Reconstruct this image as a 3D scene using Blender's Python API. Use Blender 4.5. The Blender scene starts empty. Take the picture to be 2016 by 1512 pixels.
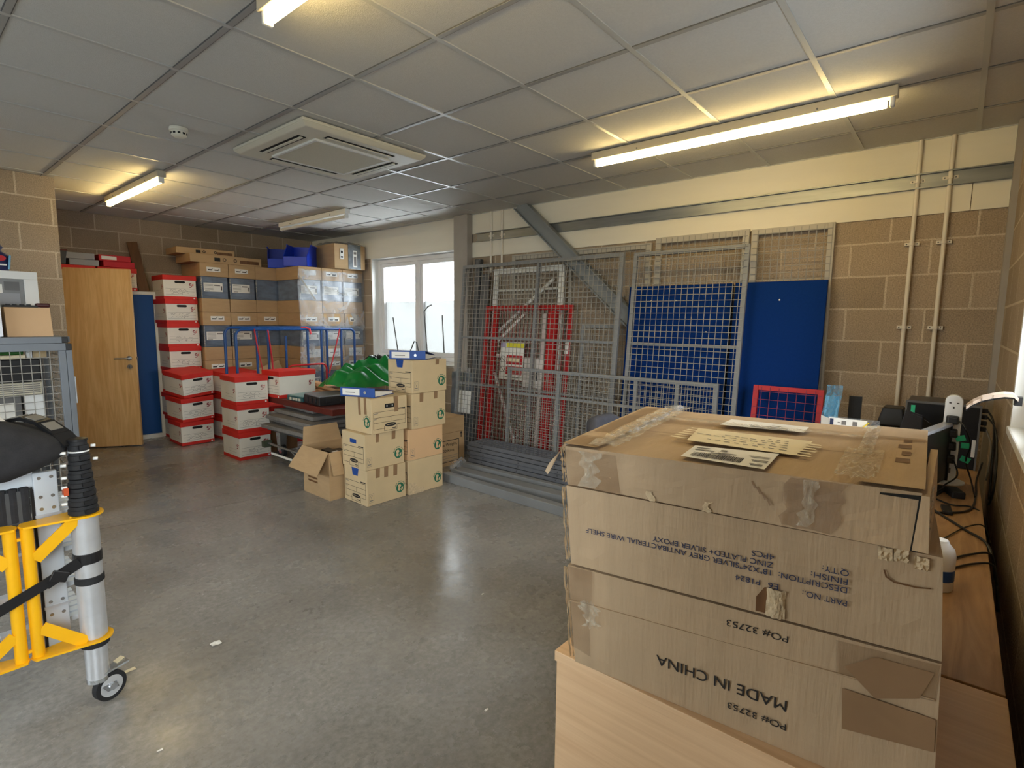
import bpy, math, random
from mathutils import Vector, Matrix, Euler

random.seed(7)
S = bpy.context.scene
COL = S.collection
PI = math.pi

# ------------------------------------------------------------------ camera, world, exposure
CAM_H = 1.468
CEIL = 2.659
cam_data = bpy.data.cameras.new('camera')
cam_data.sensor_width = 36.0
cam_data.lens = 36.0 * 1047.47 / 2016.0
cam_data.clip_start = 0.02
cam = bpy.data.objects.new('camera', cam_data)
COL.objects.link(cam)
S.camera = cam
pitch, yaw, roll = 0.117895, 0.875698, 0.0094674
w = Vector((math.sin(yaw) * math.cos(pitch), math.cos(yaw) * math.cos(pitch), -math.sin(pitch)))
r = Vector((math.cos(yaw), -math.sin(yaw), 0))
u = r.cross(w)
r2 = r * math.cos(roll) + u * math.sin(roll)
u2 = -r * math.sin(roll) + u * math.cos(roll)
cam.matrix_world = Matrix(((r2.x, u2.x, -w.x, 0), (r2.y, u2.y, -w.y, 0), (r2.z, u2.z, -w.z, CAM_H), (0, 0, 0, 1)))

WORLD_STRENGTH = 14.0
TUBE_STRENGTH = 21.0
S.view_settings.view_transform = 'Standard'
S.view_settings.look = 'None'
S.view_settings.gamma = 1.0
S.view_settings.exposure = 0.62
S.cycles.max_bounces = 8
S.cycles.diffuse_bounces = 5
S.cycles.glossy_bounces = 4
S.cycles.transparent_max_bounces = 16
S.cycles.caustics_reflective = False
S.cycles.caustics_refractive = False
S.cycles.sample_clamp_indirect = 6.0
S.cycles.use_denoising = True

world = bpy.data.worlds.new('overcast_sky')
S.world = world
world.use_nodes = True
nt = world.node_tree
bg = nt.nodes['Background']
bg.inputs['Color'].default_value = (0.86, 0.94, 1.0, 1)
bg.inputs['Strength'].default_value = WORLD_STRENGTH
wtc = nt.nodes.new('ShaderNodeTexCoord')
wsep = nt.nodes.new('ShaderNodeSeparateXYZ')
nt.links.new(wtc.outputs['Generated'], wsep.inputs[0])
wmap = nt.nodes.new('ShaderNodeMapRange')
wmap.inputs[1].default_value, wmap.inputs[2].default_value = -0.12, 0.10
nt.links.new(wsep.outputs[2], wmap.inputs[0])
wmix = nt.nodes.new('ShaderNodeMix')
wmix.data_type = 'RGBA'
wmix.inputs[6].default_value = (0.20, 0.24, 0.27, 1)     # pale yard below the horizon
wmix.inputs[7].default_value = (0.92, 0.97, 1.0, 1)      # overcast sky
nt.links.new(wmap.outputs[0], wmix.inputs['Factor'])
nt.links.new(wmix.outputs[2], bg.inputs['Color'])


def portal(loc, rot, sx, sy):
    ld = bpy.data.lights.new('window_portal', 'AREA')
    ld.shape = 'RECTANGLE'
    ld.size, ld.size_y = sx, sy
    ld.cycles.is_portal = True
    o = bpy.data.objects.new('window_portal', ld)
    o.location = loc
    o.rotation_euler = rot
    COL.objects.link(o)


# openings: window in the right wall, window beside the desk, big window behind the camera
portal((4.78, 5.43, 1.63), (0, PI / 2, 0), 1.35, 1.72)       # shines towards -X
portal((2.36, -0.42, 1.70), (PI / 2, 0, 0), 1.14, 1.20)      # shines towards +Y
portal((-1.15, -0.42, 1.65), (PI / 2, 0, 0), 2.1, 1.25)      # shines towards +Y, behind the camera
portal((-2.72, 3.2, 1.6), (0, -PI / 2, 0), 1.2, 2.4)        # shines towards +X, through the added fill window


# ------------------------------------------------------------------ materials
def new_mat(name):
    m = bpy.data.materials.new(name)
    m.use_nodes = True
    return m, m.node_tree, m.node_tree.nodes['Principled BSDF']


def srgb(c):
    return tuple(((x / 255.0) / 12.92 if x / 255.0 <= 0.04045 else ((x / 255.0 + 0.055) / 1.055) ** 2.4) for x in c)


MATS = {}


def mat(name, rgb, rough=0.6, metal=0.0, spec=0.4, noise=0.0, nscale=8.0, bump=0.0, bscale=60.0, coat=0.0, stretch=None):
    if name in MATS:
        return MATS[name]
    m, t, b = new_mat(name)
    c = srgb(rgb)
    b.inputs['Base Color'].default_value = (*c, 1)
    b.inputs['Roughness'].default_value = rough
    b.inputs['Metallic'].default_value = metal
    b.inputs['Specular IOR Level'].default_value = spec
    b.inputs['Coat Weight'].default_value = coat
    co = t.nodes.new('ShaderNodeTexCoord')
    src = co.outputs['Object']
    if stretch:
        mp = t.nodes.new('ShaderNodeMapping')
        mp.inputs['Scale'].default_value = stretch
        t.links.new(src, mp.inputs['Vector'])
        src = mp.outputs['Vector']
    nz = t.nodes.new('ShaderNodeTexNoise')
    nz.inputs['Scale'].default_value = nscale
    nz.inputs['Detail'].default_value = 5
    t.links.new(src, nz.inputs['Vector'])
    rp = t.nodes.new('ShaderNodeValToRGB')
    k = max(noise, 0.02)
    rp.color_ramp.elements[0].position = 0.3
    rp.color_ramp.elements[1].position = 0.72
    rp.color_ramp.elements[0].color = (*[max(0, x * (1 - k)) for x in c], 1)
    rp.color_ramp.elements[1].color = (*[min(1, x * (1 + k)) for x in c], 1)
    t.links.new(nz.outputs['Fac'], rp.inputs['Fac'])
    t.links.new(rp.outputs['Color'], b.inputs['Base Color'])
    if bump:
        n2 = t.nodes.new('ShaderNodeTexNoise')
        n2.inputs['Scale'].default_value = bscale
        n2.inputs['Detail'].default_value = 3
        t.links.new(src, n2.inputs['Vector'])
        bp = t.nodes.new('ShaderNodeBump')
        bp.inputs['Strength'].default_value = bump
        bp.inputs['Distance'].default_value = 0.01
        t.links.new(n2.outputs['Fac'], bp.inputs['Height'])
        t.links.new(bp.outputs['Normal'], b.inputs['Normal'])
    MATS[name] = m
    return m


def emit_mat(name, rgb, strength):
    m, t, b = new_mat(name)
    b.inputs['Base Color'].default_value = (0.9, 0.9, 0.85, 1)
    b.inputs['Emission Color'].default_value = (*rgb, 1)
    b.inputs['Emission Strength'].default_value = strength
    return m


def block_mat(name, axis, c1, c2, mortar, z0=2.025):
    m, t, b = new_mat(name)
    co = t.nodes.new('ShaderNodeTexCoord')
    sp = t.nodes.new('ShaderNodeSeparateXYZ')
    t.links.new(co.outputs['Object'], sp.inputs[0])
    cb = t.nodes.new('ShaderNodeCombineXYZ')
    ph = t.nodes.new('ShaderNodeMath'); ph.operation = 'ADD'; ph.inputs[1].default_value = 0.04
    t.links.new(sp.outputs[0 if axis == 'x' else 1], ph.inputs[0])
    t.links.new(ph.outputs[0], cb.inputs[0])
    t.links.new(sp.outputs[2], cb.inputs[1])
    br = t.nodes.new('ShaderNodeTexBrick')
    br.inputs['Scale'].default_value = 1.0
    br.inputs['Brick Width'].default_value = 0.45
    br.inputs['Row Height'].default_value = 0.225
    br.inputs['Mortar Size'].default_value = 0.0075
    br.inputs['Mortar Smooth'].default_value = 0.3
    br.inputs['Color1'].default_value = (*srgb(c1), 1)
    br.inputs['Color2'].default_value = (*srgb(c2), 1)
    br.inputs['Mortar'].default_value = (*srgb(mortar), 1)
    t.links.new(cb.outputs[0], br.inputs['Vector'])
    nz = t.nodes.new('ShaderNodeTexNoise')
    nz.inputs['Scale'].default_value = 130
    nz.inputs['Detail'].default_value = 4
    t.links.new(co.outputs['Object'], nz.inputs['Vector'])
    n2 = t.nodes.new('ShaderNodeTexNoise')
    n2.inputs['Scale'].default_value = 3
    t.links.new(co.outputs['Object'], n2.inputs['Vector'])
    mr = t.nodes.new('ShaderNodeMapRange')
    mr.inputs[1].default_value = 0.3
    mr.inputs[2].default_value = 0.7
    mr.inputs[3].default_value = 0.72
    mr.inputs[4].default_value = 1.22
    t.links.new(nz.outputs['Fac'], mr.inputs[0])
    mr2 = t.nodes.new('ShaderNodeMapRange')
    mr2.inputs[3].default_value = 0.86
    mr2.inputs[4].default_value = 1.14
    t.links.new(n2.outputs['Fac'], mr2.inputs[0])
    mu = t.nodes.new('ShaderNodeMath')
    mu.operation = 'MULTIPLY'
    t.links.new(mr.outputs[0], mu.inputs[0])
    t.links.new(mr2.outputs[0], mu.inputs[1])
    mx = t.nodes.new('ShaderNodeMix')
    mx.data_type = 'RGBA'
    mx.blend_type = 'MULTIPLY'
    mx.inputs['Factor'].default_value = 1
    t.links.new(br.outputs['Color'], mx.inputs[6])
    t.links.new(mu.outputs[0], mx.inputs[7])
    t.links.new(mx.outputs[2], b.inputs['Base Color'])
    b.inputs['Roughness'].default_value = 0.95
    b.inputs['Specular IOR Level'].default_value = 0.15
    ad = t.nodes.new('ShaderNodeMath')
    ad.operation = 'MULTIPLY_ADD'
    ad.inputs[1].default_value = -1.0
    t.links.new(br.outputs['Fac'], ad.inputs[0])
    t.links.new(nz.outputs['Fac'], ad.inputs[2])
    bp = t.nodes.new('ShaderNodeBump')
    bp.inputs['Strength'].default_value = 0.55
    bp.inputs['Distance'].default_value = 0.006
    t.links.new(ad.outputs[0], bp.inputs['Height'])
    t.links.new(bp.outputs['Normal'], b.inputs['Normal'])
    return m


def floor_mat():
    m, t, b = new_mat('polished_concrete')
    co = t.nodes.new('ShaderNodeTexCoord')
    def noise(scale, detail, rough=0.5, dist=0.0):
        n = t.nodes.new('ShaderNodeTexNoise')
        n.inputs['Scale'].default_value = scale
        n.inputs['Detail'].default_value = detail
        n.inputs['Roughness'].default_value = rough
        n.inputs['Distortion'].default_value = dist
        t.links.new(co.outputs['Object'], n.inputs['Vector'])
        return n
    a = noise(1.1, 7, 0.62, 0.3)
    rp = t.nodes.new('ShaderNodeValToRGB')
    e = rp.color_ramp.elements
    e[0].position, e[1].position = 0.28, 0.74
    e[0].color = (*srgb((122, 119, 115)), 1)
    e[1].color = (*srgb((160, 157, 152)), 1)
    t.links.new(a.outputs['Fac'], rp.inputs['Fac'])
    f = noise(38, 6, 0.7)
    r2 = t.nodes.new('ShaderNodeMapRange')
    r2.inputs[1].default_value, r2.inputs[2].default_value = 0.32, 0.7
    r2.inputs[3].default_value, r2.inputs[4].default_value = 0.72, 1.2
    t.links.new(f.outputs['Fac'], r2.inputs[0])
    s = noise(5.5, 4, 0.6, 0.6)      # dark splash stains
    r3 = t.nodes.new('ShaderNodeMapRange')
    r3.inputs[1].default_value, r3.inputs[2].default_value = 0.52, 0.80
    r3.inputs[3].default_value, r3.inputs[4].default_value = 1.0, 0.93
    t.links.new(s.outputs['Fac'], r3.inputs[0])
    mm = t.nodes.new('ShaderNodeMath'); mm.operation = 'MULTIPLY'
    t.links.new(r2.outputs[0], mm.inputs[0]); t.links.new(r3.outputs[0], mm.inputs[1])
    # saw cut joint
    sp = t.nodes.new('ShaderNodeSeparateXYZ')
    t.links.new(co.outputs['Object'], sp.inputs[0])
    ln = t.nodes.new('ShaderNodeMath'); ln.operation = 'MULTIPLY_ADD'
    ln.inputs[1].default_value = 0.1664; t.links.new(sp.outputs[0], ln.inputs[0]); t.links.new(sp.outputs[1], ln.inputs[2])
    sb = t.nodes.new('ShaderNodeMath'); sb.operation = 'SUBTRACT'; sb.inputs[1].default_value = 4.629
    t.links.new(ln.outputs[0], sb.inputs[0])
    ab = t.nodes.new('ShaderNodeMath'); ab.operation = 'ABSOLUTE'; t.links.new(sb.outputs[0], ab.inputs[0])
    lt = t.nodes.new('ShaderNodeMapRange')
    lt.inputs[1].default_value, lt.inputs[2].default_value = 0.003, 0.007
    lt.inputs[3].default_value, lt.inputs[4].default_value = 0.5, 1.0
    t.links.new(ab.outputs[0], lt.inputs[0])
    m2 = t.nodes.new('ShaderNodeMath'); m2.operation = 'MULTIPLY'
    t.links.new(mm.outputs[0], m2.inputs[0]); t.links.new(lt.outputs[0], m2.inputs[1])
    mx = t.nodes.new('ShaderNodeMix'); mx.data_type = 'RGBA'; mx.blend_type = 'MULTIPLY'
    mx.inputs['Factor'].default_value = 1
    t.links.new(rp.outputs['Color'], mx.inputs[6]); t.links.new(m2.outputs[0], mx.inputs[7])
    t.links.new(mx.outputs[2], b.inputs['Base Color'])
    g = noise(3.0, 6, 0.65)
    rr = t.nodes.new('ShaderNodeMapRange')
    rr.inputs[1].default_value, rr.inputs[2].default_value = 0.3, 0.7
    rr.inputs[3].default_value, rr.inputs[4].default_value = 0.15, 0.38
    t.links.new(g.outputs['Fac'], rr.inputs[0])
    t.links.new(rr.outputs[0], b.inputs['Roughness'])
    b.inputs['Specular IOR Level'].default_value = 0.5
    bp = t.nodes.new('ShaderNodeBump')
    bp.inputs['Strength'].default_value = 0.12
    bp.inputs['Distance'].default_value = 0.004
    t.links.new(f.outputs['Fac'], bp.inputs['Height'])
    t.links.new(bp.outputs['Normal'], b.inputs['Normal'])
    return m


def wood_mat(name, c1, c2, stretch, scale=3.0, rough=0.45, dist=1.2):
    if name in MATS:
        return MATS[name]
    m, t, b = new_mat(name)
    co = t.nodes.new('ShaderNodeTexCoord')
    mp = t.nodes.new('ShaderNodeMapping')
    mp.inputs['Scale'].default_value = stretch
    t.links.new(co.outputs['Object'], mp.inputs['Vector'])
    nz = t.nodes.new('ShaderNodeTexNoise')
    nz.inputs['Scale'].default_value = scale
    nz.inputs['Detail'].default_value = 8
    nz.inputs['Roughness'].default_value = 0.62
    nz.inputs['Distortion'].default_value = dist
    t.links.new(mp.outputs['Vector'], nz.inputs['Vector'])
    rp = t.nodes.new('ShaderNodeValToRGB')
    rp.color_ramp.elements[0].position = 0.3
    rp.color_ramp.elements[1].position = 0.7
    rp.color_ramp.elements[0].color = (*srgb(c1), 1)
    rp.color_ramp.elements[1].color = (*srgb(c2), 1)
    t.links.new(nz.outputs['Fac'], rp.inputs['Fac'])
    t.links.new(rp.outputs['Color'], b.inputs['Base Color'])
    b.inputs['Roughness'].default_value = rough
    b.inputs['Specular IOR Level'].default_value = 0.35
    MATS[name] = m
    return m


def film_mat(name, rgb, opacity, rough=0.15, bump=0.0, bscale=14.0, diffuse=0.3):
    """clear plastic: mostly transparent with a glossy, slightly milky surface"""
    if name in MATS:
        return MATS[name]
    m, t, b = new_mat(name)
    b.inputs['Base Color'].default_value = (*srgb(rgb), 1)
    b.inputs['Roughness'].default_value = rough
    b.inputs['Specular IOR Level'].default_value = 0.8
    tr = t.nodes.new('ShaderNodeBsdfTransparent')
    mx = t.nodes.new('ShaderNodeMixShader')
    lw = t.nodes.new('ShaderNodeLayerWeight')
    lw.inputs['Blend'].default_value = 0.25
    co = t.nodes.new('ShaderNodeTexCoord')
    nz = t.nodes.new('ShaderNodeTexNoise')
    nz.inputs['Scale'].default_value = bscale
    nz.inputs['Detail'].default_value = 4
    nz.inputs['Distortion'].default_value = 1.5
    t.links.new(co.outputs['Object'], nz.inputs['Vector'])
    mr = t.nodes.new('ShaderNodeMapRange')
    mr.inputs[1].default_value, mr.inputs[2].default_value = 0.4, 0.75
    mr.inputs[3].default_value, mr.inputs[4].default_value = opacity * 0.5, min(1, opacity * 1.6)
    t.links.new(nz.outputs['Fac'], mr.inputs[0])
    ad = t.nodes.new('ShaderNodeMath'); ad.operation = 'MAXIMUM'
    ml = t.nodes.new('ShaderNodeMath'); ml.operation = 'MULTIPLY'; ml.inputs[1].default_value = 0.5
    t.links.new(lw.outputs['Fresnel'], ml.inputs[0])
    t.links.new(mr.outputs[0], ad.inputs[0]); t.links.new(ml.outputs[0], ad.inputs[1])
    t.links.new(ad.outputs[0], mx.inputs[0])
    t.links.new(tr.outputs[0], mx.inputs[1]); t.links.new(b.outputs[0], mx.inputs[2])
    t.links.new(mx.outputs[0], t.nodes['Material Output'].inputs['Surface'])
    if bump:
        bp = t.nodes.new('ShaderNodeBump')
        bp.inputs['Strength'].default_value = bump
        bp.inputs['Distance'].default_value = 0.02
        t.links.new(nz.outputs['Fac'], bp.inputs['Height'])
        t.links.new(bp.outputs['Normal'], b.inputs['Normal'])
    MATS[name] = m
    return m


BLOCK_C = ((178, 160, 139), (158, 141, 121), (200, 185, 164))
M_BLOCK_Y = block_mat('block_wall_side', 'y', *BLOCK_C)
M_BLOCK_X = block_mat('block_wall_end', 'x', *BLOCK_C)
M_FLOOR = floor_mat()
M_TILE = mat('ceiling_tile', (206, 204, 199), 0.95, noise=0.03, nscale=90, bump=0.25, bscale=220, spec=0.1)
M_TEE_DARKENED = mat('darkened_main_tee', (158, 157, 154), 0.4, spec=0.5)  # white tee, its dark reflection painted in as a greyer colour
M_TEE = mat('ceiling_tee', (186, 186, 182), 0.35, spec=0.5)
M_PLASTER = mat('white_board', (232, 226, 210), 0.85, noise=0.04, nscale=2.5, stretch=(1, .4, 3))
M_WHITE = mat('white_paint', (232, 232, 228), 0.4)
M_UPVC = mat('white_upvc', (236, 236, 236), 0.3)
M_WPAPER = mat('white_paper', (232, 230, 224), 0.7)
M_CREAM = mat('cream_label', (228, 214, 180), 0.5)
M_CARD = mat('brown_card', (184, 154, 116), 0.8, noise=0.06, nscale=7, bump=0.12, bscale=40, stretch=(1, 1, 4), spec=0.2)
M_CARD_B = mat('big_carton_card', (182, 158, 128), 0.75, noise=0.06, nscale=5, bump=0.18, bscale=26, stretch=(1, 6, 0.6), spec=0.25)
M_CARD_IN = mat('torn_card', (206, 184, 150), 0.9, noise=0.15, nscale=60, bump=0.6, bscale=90)
M_CARD_L = mat('archive_card', (208, 186, 148), 0.8, noise=0.04, nscale=6, spec=0.2)
M_CARD_P = mat('peach_card', (220, 182, 140), 0.8, noise=0.02, spec=0.2)
M_BOXW = mat('box_white', (226, 221, 210), 0.7, noise=0.03)
M_BOXR = mat('box_red', (206, 42, 32), 0.6, noise=0.05)
M_LOGO_R = mat('logo_red', (140, 20, 40), 0.6)
M_INK = mat('black_ink', (40, 38, 38), 0.7)
M_INKB = mat('blue_ink', (46, 54, 84), 0.7)
M_INKG = mat('grey_ink', (120, 116, 112), 0.7)
M_GREENINK = mat('green_ink', (30, 104, 78), 0.7)
M_TAPE = film_mat('brown_tape', (158, 126, 92), 0.40, 0.22, 0.1, 3)
M_TAPE_D = mat('dark_tape', (146, 116, 86), 0.3, spec=0.6, noise=0.1)
M_CLEAR = film_mat('clear_tape', (244, 236, 214), 0.30, 0.14, 0.8, 40)  # cream-white opacity paints some of the sheen onto clear tape
M_SHRINK = film_mat('shrink_wrap', (228, 232, 238), 0.20, 0.18, 0.9, 9)
M_WRAP = film_mat('lit_pallet_film', (226, 234, 244), 0.30, 0.25, 0.45, 5)  # whitish-blue window light is coloured into this film
M_HOUSING_LIT = mat('lit_lamp_housing', (196, 186, 164), 0.5)  # white housing tinted beige to stand in for the lit tube's glow
M_GALV = mat('galvanised', (140, 142, 142), 0.4, metal=0.7, noise=0.15, nscale=9, stretch=(1, .3, 3))
M_STEEL = mat('grey_steel', (104, 104, 104), 0.55, noise=0.06)
M_STEEL_D = mat('dark_steel', (70, 72, 74), 0.5, noise=0.1)
M_COLUMN = mat('column_grey', (164, 157, 148), 0.6, noise=0.04)
M_MESH = mat('mesh_grey', (132, 134, 136), 0.5, noise=0.05)
M_MESHW = mat('mesh_wire', (150, 147, 140), 0.5)
M_MESHLT = mat('mesh_light', (178, 172, 160), 0.5)
M_BRACE = mat('brace_grey', (136, 140, 142), 0.5, noise=0.05)
M_GRATE = mat('grating_grey', (104, 106, 112), 0.5, noise=0.05)
M_HANG = mat('tan_tape', (196, 172, 142), 0.3, spec=0.6)
M_RED = mat('red_paint', (180, 17, 22), 0.45, noise=0.05)
M_BLUEC = mat('blue_door', (10, 72, 140), 0.5)
M_BLUEB = mat('blue_felt', (13, 48, 112), 0.95, noise=0.06, nscale=60, bump=0.2, bscale=300, spec=0.1)
M_BLUEP = mat('blue_paint', (12, 76, 142), 0.5)
M_NAVY = mat('navy', (26, 34, 84), 0.5)
M_TUBEB = mat('trolley_blue', (20, 74, 140), 0.35, coat=0.3)
M_BIN = mat('bin_blue', (18, 62, 200), 0.4)
M_PINK = mat('pink_strap', (226, 72, 84), 0.6)
M_BLACK = mat('black_plastic', (32, 32, 34), 0.4)
M_BLACKF = mat('black_fabric', (44, 44, 47), 0.9, noise=0.2, nscale=30, bump=0.2, bscale=200)
M_RUBBER = mat('rubber', (36, 37, 40), 0.7)
M_DARKP = mat('device_black', (26, 27, 30), 0.3, noise=0.05)
M_GLOSSB = mat('screen_black', (24, 23, 24), 0.35, spec=0.35)
M_ALU = mat('aluminium', (216, 220, 226), 0.34, metal=0.55, noise=0.06, nscale=20)
M_ALUF = mat('aluminium_flat', (212, 220, 228), 0.4, metal=0.25, noise=0.04)
M_YEL = mat('yellow_paint', (246, 184, 16), 0.4, noise=0.05, coat=0.2)
M_ZINC = mat('zinc', (190, 194, 198), 0.25, metal=0.9)
M_CAGE = mat('cage_grey', (122, 128, 136), 0.5, noise=0.04)
M_MAT = mat('foam_grey', (122, 118, 114), 0.9, noise=0.15, nscale=14, bump=0.3, bscale=30)
M_MAHOG = mat('red_brown_board', (92, 34, 26), 0.55, noise=0.15)
M_GREEN = mat('green_tarp', (10, 116, 46), 0.35, noise=0.15, nscale=6, spec=0.5)
M_PINE = wood_mat('pine', (176, 124, 78), (214, 166, 116), (1, 8, 8), 2.0)
M_PLANKD = wood_mat('dark_plank', (96, 66, 40), (124, 88, 56), (6, 6, 1), 3.0)
M_DOOR = wood_mat('oak_door', (212, 168, 110), (238, 202, 146), (9, 9, 0.7), 1.6, 0.4, 2.2)
M_BEECH = wood_mat('beech_desk', (214, 176, 136), (230, 196, 156), (24, 0.8, 24), 2.2, 0.4, 0.5)
M_OAK = wood_mat('oak_desk', (150, 114, 78), (188, 150, 108), (1.0, 10, 10), 2.4, 0.4, 1.5)
M_TEAL = mat('teal_plastic', (40, 84, 88), 0.4)
M_SKY = mat('pale_blue_plastic', (120, 180, 214), 0.25, spec=0.6)
M_GTAPE = mat('green_tape', (60, 208, 158), 0.6)
M_YTAPE = mat('yellow_tape', (240, 216, 20), 0.5)
M_BEIGE = mat('beige_plastic', (206, 186, 170), 0.45)
M_CHAIR = mat('chair_fabric', (58, 59, 68), 0.85, noise=0.1, nscale=50, bump=0.15, bscale=200)
M_FOLDB = mat('folder_blue', (30, 74, 150), 0.45)
M_FOLDR = mat('folder_red', (186, 24, 36), 0.5)
M_SIGNY = mat('sign_yellow', (228, 218, 60), 0.5)
M_FOIL = mat('grey_foil', (120, 126, 132), 0.35, metal=0.4, noise=0.25, nscale=16, bump=0.5, bscale=25)
M_TUBE = emit_mat('fluorescent_tube', (1.0, 0.74, 0.30), TUBE_STRENGTH)
M_TUBE_OFF = mat('unlit_tube', (226, 224, 216), 0.3)
M_SENSOR = mat('detector_white', (226, 222, 206), 0.5)
M_AC = mat('cassette_cream', (216, 211, 194), 0.45)
M_ACG = mat('cassette_grille', (206, 200, 180), 0.7, noise=0.05, nscale=120)
M_FLAME = mat('dark_slot', (24, 24, 24), 0.8)
M_STRIP = mat('socket_white', (238, 240, 240), 0.3)


def glass_mat():
    m, t, b = new_mat('window_glass')
    t.nodes.remove(b)
    tr = t.nodes.new('ShaderNodeBsdfTransparent')
    tr.inputs[0].default_value = (0.93, 0.94, 0.94, 1)
    gl = t.nodes.new('ShaderNodeBsdfGlossy')
    gl.inputs['Roughness'].default_value = 0.02
    mx = t.nodes.new('ShaderNodeMixShader')
    lw = t.nodes.new('ShaderNodeLayerWeight')
    lw.inputs['Blend'].default_value = 0.1
    t.links.new(lw.outputs['Fresnel'], mx.inputs[0])
    t.links.new(tr.outputs[0], mx.inputs[1]); t.links.new(gl.outputs[0], mx.inputs[2])
    t.links.new(mx.outputs[0], t.nodes['Material Output'].inputs['Surface'])
    return m


def frost_mat(name, col, k):
    m, t, b = new_mat(name)
    t.nodes.remove(b)
    tr = t.nodes.new('ShaderNodeBsdfTransparent')
    tr.inputs[0].default_value = (*col, 1)
    tl = t.nodes.new('ShaderNodeBsdfTranslucent')
    tl.inputs[0].default_value = (*col, 1)
    mx = t.nodes.new('ShaderNodeMixShader')
    mx.inputs[0].default_value = k
    t.links.new(tr.outputs[0], mx.inputs[1]); t.links.new(tl.outputs[0], mx.inputs[2])
    t.links.new(mx.outputs[0], t.nodes['Material Output'].inputs['Surface'])
    return m


M_GLASS = glass_mat()
M_FROST = frost_mat('frosted_film', (0.275, 0.275, 0.27), 0.6)
M_FROSTW = frost_mat('white_window_letter', (0.86, 0.86, 0.86), 0.4)


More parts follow.
